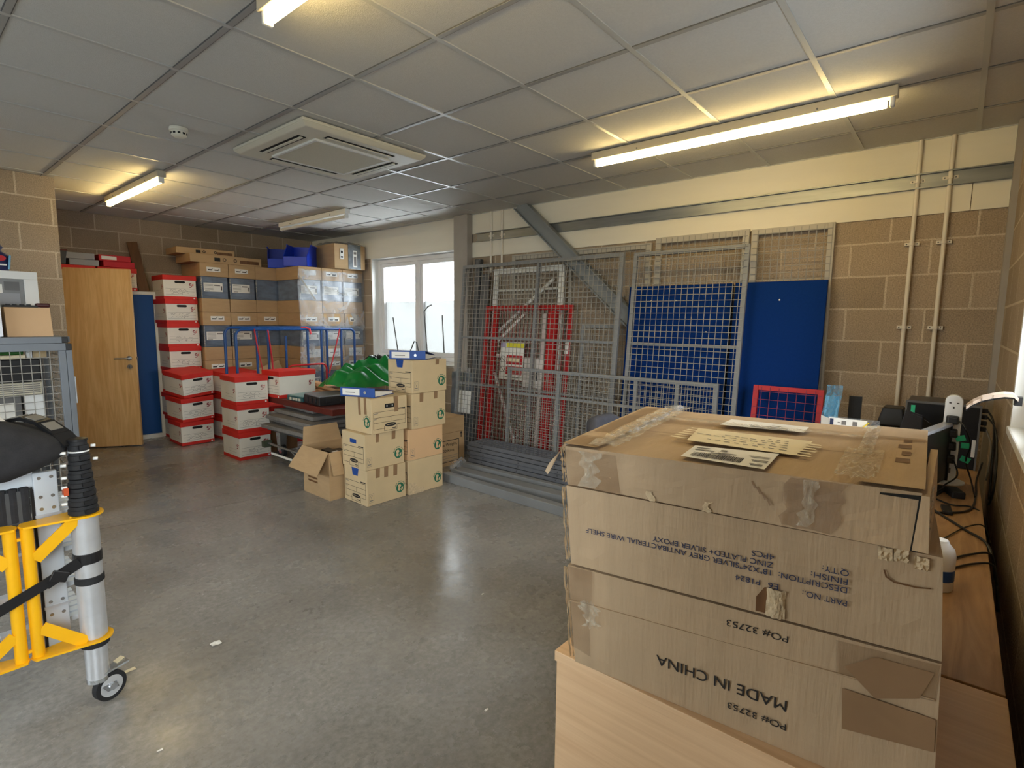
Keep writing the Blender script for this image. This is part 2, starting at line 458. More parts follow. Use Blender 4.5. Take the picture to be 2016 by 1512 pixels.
# ------------------------------------------------------------------ mesh builder
class MB:
    def __init__(s):
        s.v, s.f, s.m, s.mats = [], [], [], []

    def mi(s, m):
        if m not in s.mats:
            s.mats.append(m)
        return s.mats.index(m)

    def add(s, vs, fs, m):
        n = len(s.v)
        s.v += [tuple(x) for x in vs]
        k = s.mi(m)
        for f in fs:
            s.f.append([i + n for i in f])
            s.m.append(k)
        return s

    HEXF = [(0, 3, 2, 1), (4, 5, 6, 7), (0, 1, 5, 4), (1, 2, 6, 5), (2, 3, 7, 6), (3, 0, 4, 7)]

    def box(s, a, b, m):
        x0, y0, z0 = a
        x1, y1, z1 = b
        return s.add([(x0, y0, z0), (x1, y0, z0), (x1, y1, z0), (x0, y1, z0), (x0, y0, z1), (x1, y0, z1), (x1, y1, z1), (x0, y1, z1)], s.HEXF, m)

    def hexa(s, p, m):
        return s.add(p, s.HEXF, m)

    def obox(s, c, size, rot, m):
        R = Euler(rot).to_matrix()
        c = Vector(c)
        h = [x / 2 for x in size]
        p = []
        for sz in (-1, 1):
            for sx, sy in ((-1, -1), (1, -1), (1, 1), (-1, 1)):
                p.append(c + R @ Vector((sx * h[0], sy * h[1], sz * h[2])))
        return s.hexa(p, m)

    def bar(s, p0, p1, wx, wy, m, up=(0, 0, 1)):
        p0, p1 = Vector(p0), Vector(p1)
        d = (p1 - p0).normalized()
        up = Vector(up)
        if abs(d.dot(up)) > 0.98:
            up = Vector((0, 1, 0))
        a = d.cross(up).normalized()
        b = a.cross(d).normalized()
        p = []
        for q in (p0, p1):
            for i, j in ((-1, -1), (1, -1), (1, 1), (-1, 1)):
                p.append(q + a * (i * wx / 2) + b * (j * wy / 2))
        return s.hexa(p, m)

    def tube(s, pts, rad, m, n=8, cap=True):
        pts = [Vector(p) for p in pts]
        rings = []
        prev = None
        for i, p in enumerate(pts):
            d = (pts[min(i + 1, len(pts) - 1)] - pts[max(i - 1, 0)]).normalized()
            if prev is None:
                a = d.cross(Vector((0, 0, 1)))
                if a.length < 1e-3:
                    a = d.cross(Vector((0, 1, 0)))
                a.normalize()
            else:
                a = (prev - d * prev.dot(d)).normalized()
            prev = a
            b = d.cross(a)
            rr = rad[i] if isinstance(rad, (list, tuple)) else rad
            rings.append([p + (a * math.cos(2 * PI * k / n) + b * math.sin(2 * PI * k / n)) * rr for k in range(n)])
        vs = [v for rg in rings for v in rg]
        fs = []
        for i in range(len(rings) - 1):
            for k in range(n):
                k2 = (k + 1) % n
                fs.append((i * n + k, (i * n) + k2, (i + 1) * n + k2, (i + 1) * n + k))
        if cap:
            fs.append(tuple(range(n - 1, -1, -1)))
            fs.append(tuple(range((len(rings) - 1) * n, len(rings) * n)))
        return s.add(vs, fs, m)

    def cyl(s, c, axis, rad, length, m, n=16):
        c, a = Vector(c), Vector(axis).normalized()
        return s.tube([c - a * length / 2, c + a * length / 2], rad, m, n)

    def lathe(s, prof, c, m, n=20):
        vs, fs = [], []
        for (rr, z) in prof:
            for k in range(n):
                vs.append((c[0] + rr * math.cos(2 * PI * k / n), c[1] + rr * math.sin(2 * PI * k / n), c[2] + z))
        for i in range(len(prof) - 1):
            for k in range(n):
                k2 = (k + 1) % n
                fs.append((i * n + k, i * n + k2, (i + 1) * n + k2, (i + 1) * n + k))
        fs.append(tuple(range(n - 1, -1, -1)))
        fs.append(tuple(range((len(prof) - 1) * n, len(prof) * n)))
        return s.add(vs, fs, m)

    def quad(s, a, b, c, d, m):
        return s.add([a, b, c, d], [(0, 1, 2, 3)], m)

    def plate(s, a, b, c, d, t, m):
        """quad a b c d given a thickness t along its normal (front stays put)"""
        a, b, c, d = map(Vector, (a, b, c, d))
        n = (b - a).cross(d - a).normalized() * t
        return s.hexa([a - n, b - n, c - n, d - n, a, b, c, d], m)

    def grid(s, fn, nu, nv, m):
        vs = [fn(i / nu, j / nv) for j in range(nv + 1) for i in range(nu + 1)]
        fs = [(j * (nu + 1) + i, j * (nu + 1) + i + 1, (j + 1) * (nu + 1) + i + 1, (j + 1) * (nu + 1) + i) for j in range(nv) for i in range(nu)]
        return s.add(vs, fs, m)

    def build(s, name, parent=None, smooth=False, bevel=0.0, seg=2):
        me = bpy.data.meshes.new(name)
        me.from_pydata(s.v, [], s.f)
        for m in s.mats:
            me.materials.append(m)
        me.polygons.foreach_set('material_index', s.m)
        if smooth:
            me.polygons.foreach_set('use_smooth', [True] * len(s.f))
        me.update()
        o = bpy.data.objects.new(name, me)
        COL.objects.link(o)
        if parent is not None:
            o.parent = parent
        if bevel:
            bv = o.modifiers.new('bevel', 'BEVEL')
            bv.width = bevel
            bv.segments = seg
            bv.limit_method = 'ANGLE'
        if smooth:
            pass
        return o


def smooth_by_angle(o):
    o.data.polygons.foreach_set('use_smooth', [True] * len(o.data.polygons))
    m = o.modifiers.new('split', 'EDGE_SPLIT')
    m.split_angle = math.radians(40)
    return o


def thing(name, label, cat, loc=(0, 0, 0), rotz=0, group=None, rot=None):
    o = bpy.data.objects.new(name, None)
    o.empty_display_size = 0.05
    COL.objects.link(o)
    o.location = loc
    o.rotation_euler = rot if rot else (0, 0, rotz)
    o['label'] = label
    o['category'] = cat
    if group:
        o['group'] = group
    return o


def tag(o, label, cat, group=None):
    o['label'] = label
    o['category'] = cat
    if group:
        o['group'] = group
    return o


def struct(o):
    o['kind'] = 'structure'
    return o


def dup(root, loc, rotz=None, label=None, rot=None, group=None):
    def cp(o, parent):
        c = o.copy()
        COL.objects.link(c)
        c.parent = parent
        for ch in o.children:
            cp(ch, c)
        return c
    c = cp(root, None)
    c.location = loc
    if rot is not None:
        c.rotation_euler = rot
    elif rotz is not None:
        c.rotation_euler = (0, 0, rotz)
    if label:
        c['label'] = label
    if group:
        c['group'] = group
    return c


def text_mesh(body, size, m, name, parent, origin, xdir, ydir, width=None, align='LEFT', depth=0.0006):
    """flat lettering: origin of the baseline, reading direction xdir, up direction ydir"""
    cu = bpy.data.curves.new('lettering', 'FONT')
    cu.body = body
    cu.size = size
    cu.align_x = align
    cu.extrude = 0.0002
    tmp = bpy.data.objects.new('lettering', cu)
    COL.objects.link(tmp)
    dg = bpy.context.evaluated_depsgraph_get()
    me = bpy.data.meshes.new_from_object(tmp.evaluated_get(dg))
    bpy.data.objects.remove(tmp)
    X, Y = Vector(xdir).normalized(), Vector(ydir).normalized()
    N = X.cross(Y).normalized()
    xs = [v.co.x for v in me.vertices]
    k = 1.0
    if width and xs:
        k = width / (max(xs) - min(xs))
    O = Vector(origin)
    for v in me.vertices:
        v.co = O + X * (v.co.x * k) + Y * v.co.y + N * (depth + v.co.z)
    me.materials.clear()
    me.materials.append(m)
    o = bpy.data.objects.new(name, me)
    COL.objects.link(o)
    o.parent = parent
    return o


# ------------------------------------------------------------------ room shell
XR, YF, YN, XL = 4.5, 7.8, -0.2, -2.6       # right, far, near, left wall planes
PX, PY = 1.114, 6.1                         # corner of the block pier on the left

struct(MB().box((XL - .2, YN - .4, -.1), (XR + .3, YF + .2, 0), M_FLOOR).build('floor'))
ceil = struct(MB().box((XL - .2, YN - .4, CEIL + .004), (XR + .3, YF + .2, CEIL + .1), M_TILE).build('ceiling'))
tee = MB()
for k in range(-7, 7):
    x = 1.0447 + 0.6 * k
    if XL < x < XR:
        tee.box((x - .012, YN, CEIL - .001), (x + .012, YF, CEIL + .008), M_TEE_DARKENED)
        tee.box((x - .0155, YN, CEIL + .0005), (x + .0155, YF, CEIL + .006), M_STEEL)  # dark strip paints a shadow line along both edges of the tee
for k in range(-5, 10):
    y = 2.4078 + 0.6 * k
    if YN < y < YF:
        tee.box((XL, y - .012, CEIL - .0012), (XR, y + .012, CEIL + .008), M_TEE)
tee.box((XR - .022, YN, CEIL - .002), (XR, YF, CEIL + .006), M_TEE)
struct(tee.build('ceiling_grid', ceil))

# right wall: block with the window opening and white boarding above
WY0, WY1, WZ0, WZ1 = 4.57, 6.285, 0.95, 2.30
wr = MB()
T = .28
wr.box((XR, YN - .3, 0), (XR + T, WY0, CEIL), M_BLOCK_Y)
wr.box((XR, WY1, 0), (XR + T, YF + .1, CEIL), M_BLOCK_Y)
wr.box((XR, WY0, 0), (XR + T, WY1, WZ0), M_BLOCK_Y)
wr.box((XR, WY0, WZ1), (XR + T, WY1, CEIL), M_BLOCK_Y)
wall_r = struct(wr.build('wall_right'))
bd = MB()
bd.box((XR - .014, YN, 2.185), (XR - .0005, .006, 2.352), M_PLASTER)
bd.box((XR - .014, .010, 2.185), (XR - .0005, 4.35, 2.352), M_PLASTER)
bd.box((XR - .014, YN, 2.444), (XR - .0005, 4.35, CEIL), M_PLASTER)
bd.box((XR - .014, 4.35, WZ1), (XR - .0005, YF, CEIL), M_PLASTER)
bd.box((XR - .014, WY1, 2.0), (XR - .0005, 6.30, WZ1), M_PLASTER)
struct(bd.build('trim_1'))
rv = MB()   # window reveals
rv.box((XR - .012, WY1 - .012, WZ0), (XR + T, WY1 + .0, WZ1), M_WHITE)
rv.box((XR - .012, WY0, WZ0), (XR + T, WY0 + .012, WZ1), M_WHITE)
rv.box((XR - .012, WY0, WZ1 - .012), (XR + T, WY1, WZ1), M_WHITE)
struct(rv.build('trim_2'))
sill = MB().box((XR - .09, WY0 - .04, WZ0 - .03), (XR + T, WY1 + .04, WZ0 + .002), M_WHITE)
struct(sill.build('trim_3', bevel=.008))
steel_track = MB()
steel_track.box((XR - .02, -.19, 2.352), (XR - .002, 4.27, 2.444), M_GALV)
steel_track.box((XR - .045, -.19, 2.438), (XR - .002, 4.27, 2.446), M_GALV)
steel_track.box((XR - .045, -.19, 2.350), (XR - .002, 4.27, 2.358), M_GALV)
struct(steel_track.build('trim_4'))

# far wall, pier, near and unseen walls
struct(MB().box((PX - .2, YF, 0), (XR + .3, YF + .15, CEIL), M_BLOCK_X).build('wall_back'))
pier = MB().box((XL, PY, 0), (PX, YF + .1, CEIL), M_BLOCK_X)
struct(pier.build('wall_pier'))
nw = MB()
NX0, NX1, NZ0, NZ1 = 1.8, 2.93, 1.06, 2.25
BX0, BX1, BZ0, BZ1 = -2.2, -.1, 1.0, 2.3
nw.box((XL - .2, YN - .2, 0), (BX0, YN, CEIL), M_BLOCK_X)
nw.box((BX1, YN - .2, 0), (NX0, YN, CEIL), M_BLOCK_X)
nw.box((BX0, YN - .2, 0), (BX1, YN, BZ0), M_BLOCK_X)
nw.box((BX0, YN - .2, BZ1), (BX1, YN, CEIL), M_BLOCK_X)
nw.box((NX1, YN - .2, 0), (XR + .1, YN, CEIL), M_BLOCK_X)
nw.box((NX0, YN - .2, 0), (NX1, YN, NZ0), M_BLOCK_X)
nw.box((NX0, YN - .2, NZ1), (NX1, YN, CEIL), M_BLOCK_X)
struct(nw.build('wall_front'))
lw_ = MB()
LY0, LY1, LZ0, LZ1 = 2.0, 4.4, 1.0, 2.2
lw_.box((XL - .1, YN - .2, 0), (XL, LY0, CEIL), M_PLASTER)
lw_.box((XL - .1, LY1, 0), (XL, YF, CEIL), M_PLASTER)
lw_.box((XL - .1, LY0, 0), (XL, LY1, LZ0), M_PLASTER)
lw_.box((XL - .1, LY0, LZ1), (XL, LY1, CEIL), M_PLASTER)
struct(lw_.build('wall_left'))


def window(name, origin, ax, W, H, lights, film=False, depth=.07):
    """frame in the plane spanned by ax (unit, horizontal) and z; out of plane = ax x z"""
    root = struct(thing(name, '', ''))
    del root['label']; del root['category']
    ax = Vector(ax); n = ax.cross(Vector((0, 0, 1)))
    O = Vector(origin)
    def bx(mb, a0, a1, z0, z1, d0, d1, m):
        p = []
        for z in (z0, z1):
            for (a, d) in ((a0, d0), (a1, d0), (a1, d1), (a0, d1)):
                p.append(O + ax * a + n * d + Vector((0, 0, z)))
        mb.hexa(p, m)
    fr = MB()
    t = .055
    bx(fr, 0, W, 0, t, 0, depth, M_UPVC); bx(fr, 0, W, H - t, H, 0, depth, M_UPVC)
    bx(fr, 0, t, t, H - t, 0, depth, M_UPVC); bx(fr, W - t, W, t, H - t, 0, depth, M_UPVC)
    k = (W - t) / lights
    for i in range(1, lights):
        bx(fr, i * k, i * k + t, t, H - t, 0, depth, M_UPVC)
    fo = struct(fr.build('window_frame', root, bevel=.004))
    for i in range(lights):
        a0, a1 = i * k + t, (i + 1) * k
        ca = MB()
        c = .05
        d0, d1 = -.012, depth - .01
        bx(ca, a0, a1, t, t + c, d0, d1, M_UPVC); bx(ca, a0, a1, H - t - c, H - t, d0, d1, M_UPVC)
        bx(ca, a0, a0 + c, t + c, H - t - c, d0, d1, M_UPVC); bx(ca, a1 - c, a1, t + c, H - t - c, d0, d1, M_UPVC)
        struct(ca.build('casement', root, bevel=.006))
        g = MB()
        bx(g, a0 + c, a1 - c, t + c, H - t - c, .02, .024, M_GLASS)
        struct(g.build('pane', root))
        if film:
            fm = MB()
            bx(fm, a0 + c, a1 - c, t + c, .76, .017, .018, M_FROST)
            struct(fm.build('frosted_film', root))
    return root


w1 = window('window_1', (XR + .16, WY1 - .012, WZ0 + .004), (0, -1, 0), WY1 - WY0 - .024, WZ1 - WZ0 - .018, 2, True)
hd = MB()
hd.tube([(XR + .145, 5.40, 1.62), (XR + .11, 5.40, 1.62), (XR + .11, 5.40, 1.52)], .008, M_STEEL)
struct(hd.build('window_handle', w1))
lg = MB()
tri = [(5.79, 1.70), (5.70, 1.88), (5.615, 1.735)]
for i in range(3):
    (ya, za), (yb, zb) = tri[i], tri[(i + 1) % 3]
    lg.bar((XR + .174, ya, za), (XR + .174, yb, zb), .002, .028, M_FROSTW, up=(1, 0, 0))
struct(lg.build('window_logo', w1))
struct(text_mesh('direct', .085, M_FROSTW, 'window_lettering', w1, (XR + .174, 5.72, 1.63), (0, -1, 0), (0, 0, 1), depth=.001))
w2 = window('window_2', (NX1, YN - .14, NZ0), (-1, 0, 0), NX1 - NX0, NZ1 - NZ0, 2)
s2 = MB().box((NX0 - .04, YN - .16, NZ0 - .03), (NX1 + .02, YN + .018, NZ0 + .002), M_WHITE)
struct(s2.build('trim_5', bevel=.006))
r2_ = MB()
r2_.box((NX1 - .012, YN - .16, NZ0), (NX1 + .03, YN + .008, NZ1), M_WHITE)
r2_.box((NX0, YN - .16, NZ1 - .012), (NX1, YN + .008, NZ1 + .02), M_WHITE)
struct(r2_.build('trim_6'))
w3 = window('window_3', (BX1, YN - .14, BZ0), (-1, 0, 0), BX1 - BX0, BZ1 - BZ0, 3)
w4 = window('fill_window', (XL - .02, LY0, LZ0), (0, 1, 0), LY1 - LY0, LZ1 - LZ0, 4)  # unseen window, added to throw daylight across from the left

# pale yard and building face outside, seen through the glass
struct(MB().box((XR + .4, -3, -.2), (XR + 14, 14, -.1), mat('pale_yard', (214, 218, 222), 0.9)).build('ground_outside'))

# steel column and diagonal brace, boxing by the right corner
col = MB()
col.box((4.40, 4.35, 0), (4.50, 4.57, CEIL), M_COLUMN)
struct(col.build('column', bevel=.004))
br_ = MB()
p0, p1 = Vector((4.43, 3.62, CEIL + .02)), Vector((4.43, 1.60, .87))
d_ = (p1 - p0).normalized()
nn = Vector((0, d_.z, -d_.y))
a_ = .065
for off, tx in ((0, 1),):
    br_.hexa([p0 - nn * a_ + Vector((-.005, 0, 0)), p0 + nn * a_ + Vector((-.005, 0, 0)), p0 + nn * a_ + Vector((.005, 0, 0)), p0 - nn * a_ + Vector((.005, 0, 0)),
              p1 - nn * a_ + Vector((-.005, 0, 0)), p1 + nn * a_ + Vector((-.005, 0, 0)), p1 + nn * a_ + Vector((.005, 0, 0)), p1 - nn * a_ + Vector((.005, 0, 0))], M_BRACE)
for sgn in (-1, 1):
    q0, q1 = p0 + nn * a_ * sgn, p1 + nn * a_ * sgn
    br_.hexa([q0 + Vector((-.04, 0, 0)) - nn * .005, q0 + Vector((-.04, 0, 0)) + nn * .005, q0 + Vector((.04, 0, 0)) + nn * .005, q0 + Vector((.04, 0, 0)) - nn * .005,
              q1 + Vector((-.04, 0, 0)) - nn * .005, q1 + Vector((-.04, 0, 0)) + nn * .005, q1 + Vector((.04, 0, 0)) + nn * .005, q1 + Vector((.04, 0, 0)) - nn * .005], M_BRACE)
struct(br_.build('brace'))
cn = MB()
cn.box((4.36, YN, 0), (4.50, -.17, CEIL), M_COLUMN)
struct(cn.build('trim_7'))


# ------------------------------------------------------------------ oak door standing open
dv = (Vector((1.869, 7.111, 0)) - Vector((1.298, 7.489, 0)))
dl = .70
dr = struct(thing('door_1', '', '', (1.298, 7.489, .012), math.atan2(dv.y, dv.x)))
del dr['label']; del dr['category']
struct(MB().box((0, 0, 0), (dl, .044, 1.985), M_DOOR).build('door_leaf', dr, bevel=.002))
hb = MB()
hb.cyl((dl - .06, -.008, 1.0), (0, 1, 0), .026, .016, M_ZINC)
hb.tube([(dl - .06, -.01, 1.0), (dl - .06, -.05, 1.0), (dl - .085, -.056, 1.0), (dl - .19, -.056, .998)], .009, M_ZINC, 10)
struct(hb.build('door_handle', dr))
kb = MB()
kb.cyl((dl - .06, -.007, .905), (0, 1, 0), .025, .014, M_ZINC)
kb.box((dl - .064, -.018, .89), (dl - .056, -.012, .92), M_STEEL)
struct(kb.build('lock_cover', dr))
struct(MB().box((dl, .014, .985), (dl + .012, .03, 1.015), M_ZINC).build('latch', dr))

# ------------------------------------------------------------------ ceiling fittings


def batten(x, y0, y1, label, lit):
    L = y1 - y0
    t = thing('fluorescent_light', label, 'ceiling light', (x, (y0 + y1) / 2, CEIL), 0, 'strip lights on the ceiling')
    b = MB().hexa([(-.032, -L / 2, -.055), (.032, -L / 2, -.055), (.032, L / 2, -.055), (-.032, L / 2, -.055),
                   (-.03, -L / 2, -.003), (.03, -L / 2, -.003), (.03, L / 2, -.003), (-.03, L / 2, -.003)], M_HOUSING_LIT if lit else M_WHITE)
    b.build('housing', t, bevel=.004)
    tb = MB().cyl((0, 0, -.082), (0, 1, 0), .0175, L - .09, M_TUBE if lit else M_TUBE_OFF, 14)
    smooth_by_angle(tb.build('tube', t))
    for sg in (-1, 1):
        e = MB().box((-.02, sg * (L / 2 - .022) - .01, -.1), (.02, sg * (L / 2 - .022) + .01, -.05), M_WHITE)
        e.build('lamp_holder', t, bevel=.006)
    for sg in (-.3, .3):
        MB().cyl((-.0335, sg * L, -.04), (1, 0, 0), .005, .006, M_STEEL, 8).build('screw', t)
    return t


batten(1.05, .32, 2.11, 'lit fluorescent strip light cut off by the top edge of the photo', True)
batten(3.40, .33, 2.10, 'lit fluorescent strip light above the wire mesh panels', True)
batten(1.615, 5.07, 6.62, 'lit fluorescent strip light near the block pier and oak door', True)
batten(3.40, 5.17, 6.64, 'unlit fluorescent strip light above the blue bins', False)

# air conditioning cassette
ac = thing('air_conditioner', 'cream square ceiling air conditioning cassette with slotted edges', 'air conditioner', (2.205, 3.54, CEIL))
A = .475
ab_ = MB()
ab_.hexa([(-A + .03, -A + .03, -.045), (A - .03, -A + .03, -.045), (A - .03, A - .03, -.045), (-A + .03, A - .03, -.045),
          (-A, -A, -.022), (A, -A, -.022), (A, A, -.022), (-A, A, -.022)], M_AC)
ab_.box((-A, -A, -.022), (A, A, -.002), M_AC)
ab_.build('casing', ac, bevel=.006)
MB().box((-.27, -.27, -.056), (.27, .27, -.044), M_ACG).build('grille', ac, bevel=.004)
gf = MB()
for a0, a1 in (((-.29, -.29), (.29, -.272)), ((-.29, .272), (.29, .29)), ((-.29, -.272), (-.272, .272)), ((.272, -.272), (.29, .272))):
    gf.box((a0[0], a0[1], -.058), (a1[0], a1[1], -.044), M_WHITE)
gf.build('grille_frame', ac)
for k in range(4):
    sl = MB()
    R = Matrix.Rotation(k * PI / 2, 3, 'Z')
    def rb(a, b, m):
        ps = [R @ Vector(q) for q in ((a[0], a[1], a[2]), (b[0], a[1], a[2]), (b[0], b[1], a[2]), (a[0], b[1], a[2]), (a[0], a[1], b[2]), (b[0], a[1], b[2]), (b[0], b[1], b[2]), (a[0], b[1], b[2]))]
        sl.hexa(ps, m)
    rb((-.26, .335, -.0475), (.26, .39, -.043), M_FLAME)
    rb((-.25, .352, -.053), (.25, .372, -.046), M_AC)
    sl.build('vent_slot', ac)

sd = thing('smoke_detector', 'round cream smoke detector on the ceiling tiles', 'smoke detector', (1.35, 3.89, CEIL))
s1 = MB().lathe([(.052, 0), (.054, -.018), (.046, -.024)], (0, 0, 0), M_SENSOR)
smooth_by_angle(s1.build('base', sd))
s2b = MB().lathe([(.044, -.024), (.044, -.045), (.03, -.056), (.012, -.058)], (0, 0, 0), M_SENSOR)
smooth_by_angle(s2b.build('sensor_head', sd))
s3 = MB()
for k in range(10):
    a = k * PI / 5
    s3.obox((.0445 * math.cos(a), .0445 * math.sin(a), -.036), (.002, .015, .011), (0, 0, a), M_FLAME)
s3.build('vents', sd)


# ------------------------------------------------------------------ conduits
def conduit(y, z0, z1, clips, label):
    t = thing('conduit_pipe', label, 'pipe', (XR - .028, y, 0), 0, 'white conduit pipes on the wall')
    c = MB().cyl((0, 0, (z0 + z1) / 2), (0, 0, 1), .0125, z1 - z0, M_BEIGEW, 12)
    smooth_by_angle(c.build('pipe', t))
    for zc in clips:
        q = MB()
        q.box((.006, -.04, zc - .011), (.027, .04, zc + .011), M_BEIGEW)
        q.cyl((0, 0, zc), (0, 0, 1), .0165, .02, M_BEIGEW, 12)
        for sg in (-1, 1):
            q.cyl((.005, sg * .028, zc), (1, 0, 0), .005, .004, M_STEEL, 8)
        q.build('clip', t, bevel=.003)
    return t


M_BEIGEW = mat('conduit_white', (226, 218, 204), 0.45)
conduit(.287, .75, CEIL, (2.40, 2.0, 1.45), 'white conduit pipe right of the blue boards, the left one of the near pair')
conduit(.121, .75, CEIL, (2.40, 2.0, 1.45), 'white conduit pipe closest to the right corner of the room')
conduit(4.05, 2.0, CEIL, (2.40,), 'short white conduit pipe nearest the grey steel column')
conduit(3.89, 2.0, CEIL, (2.40,), 'short white conduit pipe between the steel column and the diagonal brace')
# ------------------------------------------------------------------ mesh panels along the right wall
WALLROT = -PI / 2


def lean_panel(name, label, cat, Y_left, X_bot, X_top, z_top, W, H, m_frame, m_wire, tube=.032, rails=(), cols=(), diag=None,
               space=.05, wire=.0021, z_bot=0.0, group=None, tubed=.03, dbl=False, tilt=0.0):
    """panel whose foot stands at X_bot and whose head leans at X_top on the wall side; local x runs to -Y, local y to +X"""
    a = math.atan2(X_top - X_bot, z_top - z_bot)
    t = thing(name, label, cat, (X_bot, Y_left, z_bot), 0, group, rot=(-a, tilt, WALLROT))
    f = MB()
    f.box((0, 0, 0), (tube, tubed, H), m_frame)
    f.box((W - tube, 0, 0), (W, tubed, H), m_frame)
    f.box((tube, 0, 0), (W - tube, tubed, tube), m_frame)
    f.box((tube, 0, H - tube), (W - tube, tubed, H), m_frame)
    f.build('frame', t, bevel=.002)
    for z in rails:
        MB().box((tube, .004, z - .011), (W - tube, tubed - .004, z + .011), m_frame).build('cross_rail', t)
    for x in cols:
        MB().box((x - .015, 0, tube), (x + .015, tubed, H - tube), m_frame).build('mullion', t)
    if diag:
        for (xa, za, xb, zb) in diag:
            MB().bar((xa, tubed * .5, za), (xb, tubed * .5, zb), .03, .012, M_WHITE if m_frame in (M_RED, M_WHITE) else m_frame, up=(0, 1, 0)).build('diagonal_brace', t)
    g = MB()
    yw = -wire * 0.6
    x = space
    while x < W - .01:
        g.box((x - wire, yw - wire, .01), (x + wire, yw + wire, H - .01), m_wire)
        x += space
    z = space
    while z < H - .01:
        g.box((.01, yw - 3 * wire, z - wire), (W - .01, yw - wire, z + wire), m_wire)
        z += space
    g.build('wire_mesh', t)
    return t


GP = 'wire mesh partition panels leaning on the wall'
lean_panel('mesh_screen', 'large grey wire mesh panel with a centre post, leaning in front of the red gate', 'mesh panel',
           4.30, 4.10, 4.285, 2.075, 1.99, 2.083, M_MESH, M_MESHW, rails=(1.29, .78), cols=(1.05,), group=GP, tube=.036)
lean_panel('mesh_screen', 'tall grey wire mesh panel leaning in front of the blue boards', 'mesh panel',
           2.20, 4.07, 4.262, 2.06, .95, 2.07, M_MESH, M_MESHW, rails=(1.29, .62), group=GP, tube=.034)
lean_panel('mesh_screen', 'long low grey mesh panel lying on its side across the foot of the big panels', 'mesh panel',
           3.44, 4.005, 4.06, 1.01, 2.08, 1.012, M_MESH, M_MESHW, rails=(.76,), cols=(.62, 1.40, 1.76), group=GP)
lean_panel('mesh_screen', 'narrow blue-grey mesh panel leaning behind the large panel, left of the blue boards', 'mesh panel',
           2.74, 4.20, 4.30, 1.44, .37, 1.445, M_MESH, M_MESHW, group=GP, space=.04, tube=.03)
# upright panels fixed behind, against the blockwork
lean_panel('mesh_screen', 'pale grey mesh panel standing upright behind the diagonal brace', 'mesh panel',
           3.74, 4.462, 4.464, 2.17, 1.60, 2.165, M_MESHLT, M_MESHW, tube=.05, group=GP, cols=(.75,))
lean_panel('mesh_screen', 'pale grey mesh panel standing upright above the left blue board', 'mesh panel',
           2.10, 4.462, 4.464, 2.20, .78, 2.20, M_MESHLT, M_MESHW, tube=.05, group=GP)
lean_panel('mesh_screen', 'pale mesh panel upright against the wall, farthest right beside the bare blockwork', 'mesh panel',
           1.30, 4.455, 4.457, 2.19, .565, 2.19, M_MESHLT, M_MESHW, tube=.045, group=GP)

# white gate and red gate behind the large panel
lean_panel('mesh_gate', 'white framed mesh gate with a diagonal brace showing above the red gate', 'gate',
           3.95, 4.28, 4.415, 2.025, .92, 2.03, M_WHITE, mat('white_wire', (206, 200, 186), .5), tube=.055, rails=(1.80,),
           diag=((.80, 1.90, .10, 1.36),))
rg = lean_panel('mesh_gate', 'red framed mesh gate with a warning sign, leaning behind the large grey panel', 'gate',
                4.005, 4.185, 4.345, 1.63, 1.13, 1.637, M_RED, mat('red_wire', (150, 60, 60), .5), tube=.05, rails=(),
                diag=((.55, 1.56, .20, 1.26), (.18, .92, .60, .05)))
MB().box((.12, -.01, .04), (.17, .03, 1.58), M_RED).build('inner_stile', rg)
MB().box((.86, -.01, .04), (.96, .03, 1.58), M_RED).build('inner_stile', rg)
MB().box((.80, -.012, .04), (.835, .0, 1.55), mat('pale_pink_strip', (206, 190, 184), .5)).build('pale_strip', rg)
MB().box((.19, .004, 1.085), (.36, .02, 1.12), M_WHITE).build('white_rail', rg)
MB().box((.615, -.03, .80), (.85, -.008, 1.10), mat('lock_plate', (214, 206, 202), .5)).build('lock_plate', rg)
MB().box((.775, -.036, .875), (.795, -.03, .995), M_STEEL_D).build('lock_slot', rg)
MB().box((1.085, -.006, 1.16), (1.125, -.001, 1.30), M_WPAPER).build('white_sticker', rg)
sg = MB().box((.285, -.03, .86), (.60, -.022, 1.25), M_WPAPER)
sgo = sg.build('warning_sign', rg)
q = MB()
q.box((.365, -.032, 1.195), (.598, -.0302, 1.245), M_SIGNY)
q.box((.287, -.032, 1.195), (.345, -.0302, 1.245), mat('sign_violet', (170, 160, 190), .5))
q.box((.375, -.032, 1.02), (.590, -.0302, 1.115), M_FOLDR)
q.box((.375, -.032, .915), (.590, -.0302, 1.0), M_FOLDR)
q.box((.39, -.034, 1.05), (.55, -.032, 1.085), M_CREAM)
q.box((.385, -.034, .955), (.56, -.032, .965), M_CREAM)
q.box((.37, -.032, .88), (.56, -.0302, .887), M_INKG)
for k, zc in enumerate((1.07, .965)):
    for i in range(16):
        a0, a1 = 2 * PI * i / 16, 2 * PI * (i + 1) / 16
        q.bar((.325 + .033 * math.cos(a0), -.0315, zc + .033 * math.sin(a0)), (.325 + .033 * math.cos(a1), -.0315, zc + .033 * math.sin(a1)), .002, .008, M_INK, up=(0, 1, 0))
    q.bar((.302, -.0315, zc + .023), (.348, -.0315, zc - .023), .002, .007, M_INK, up=(0, 1, 0))
q.build('sign_print', sgo)

lean_panel('mesh_screen', 'small red framed mesh panel leaning on the right blue board', 'mesh panel',
           1.125, 3.98, 4.125, 1.02, .455, 1.03, M_RED, mat('dark_red_wire', (120, 24, 60), .5), tube=.035, space=.058, wire=.0018)


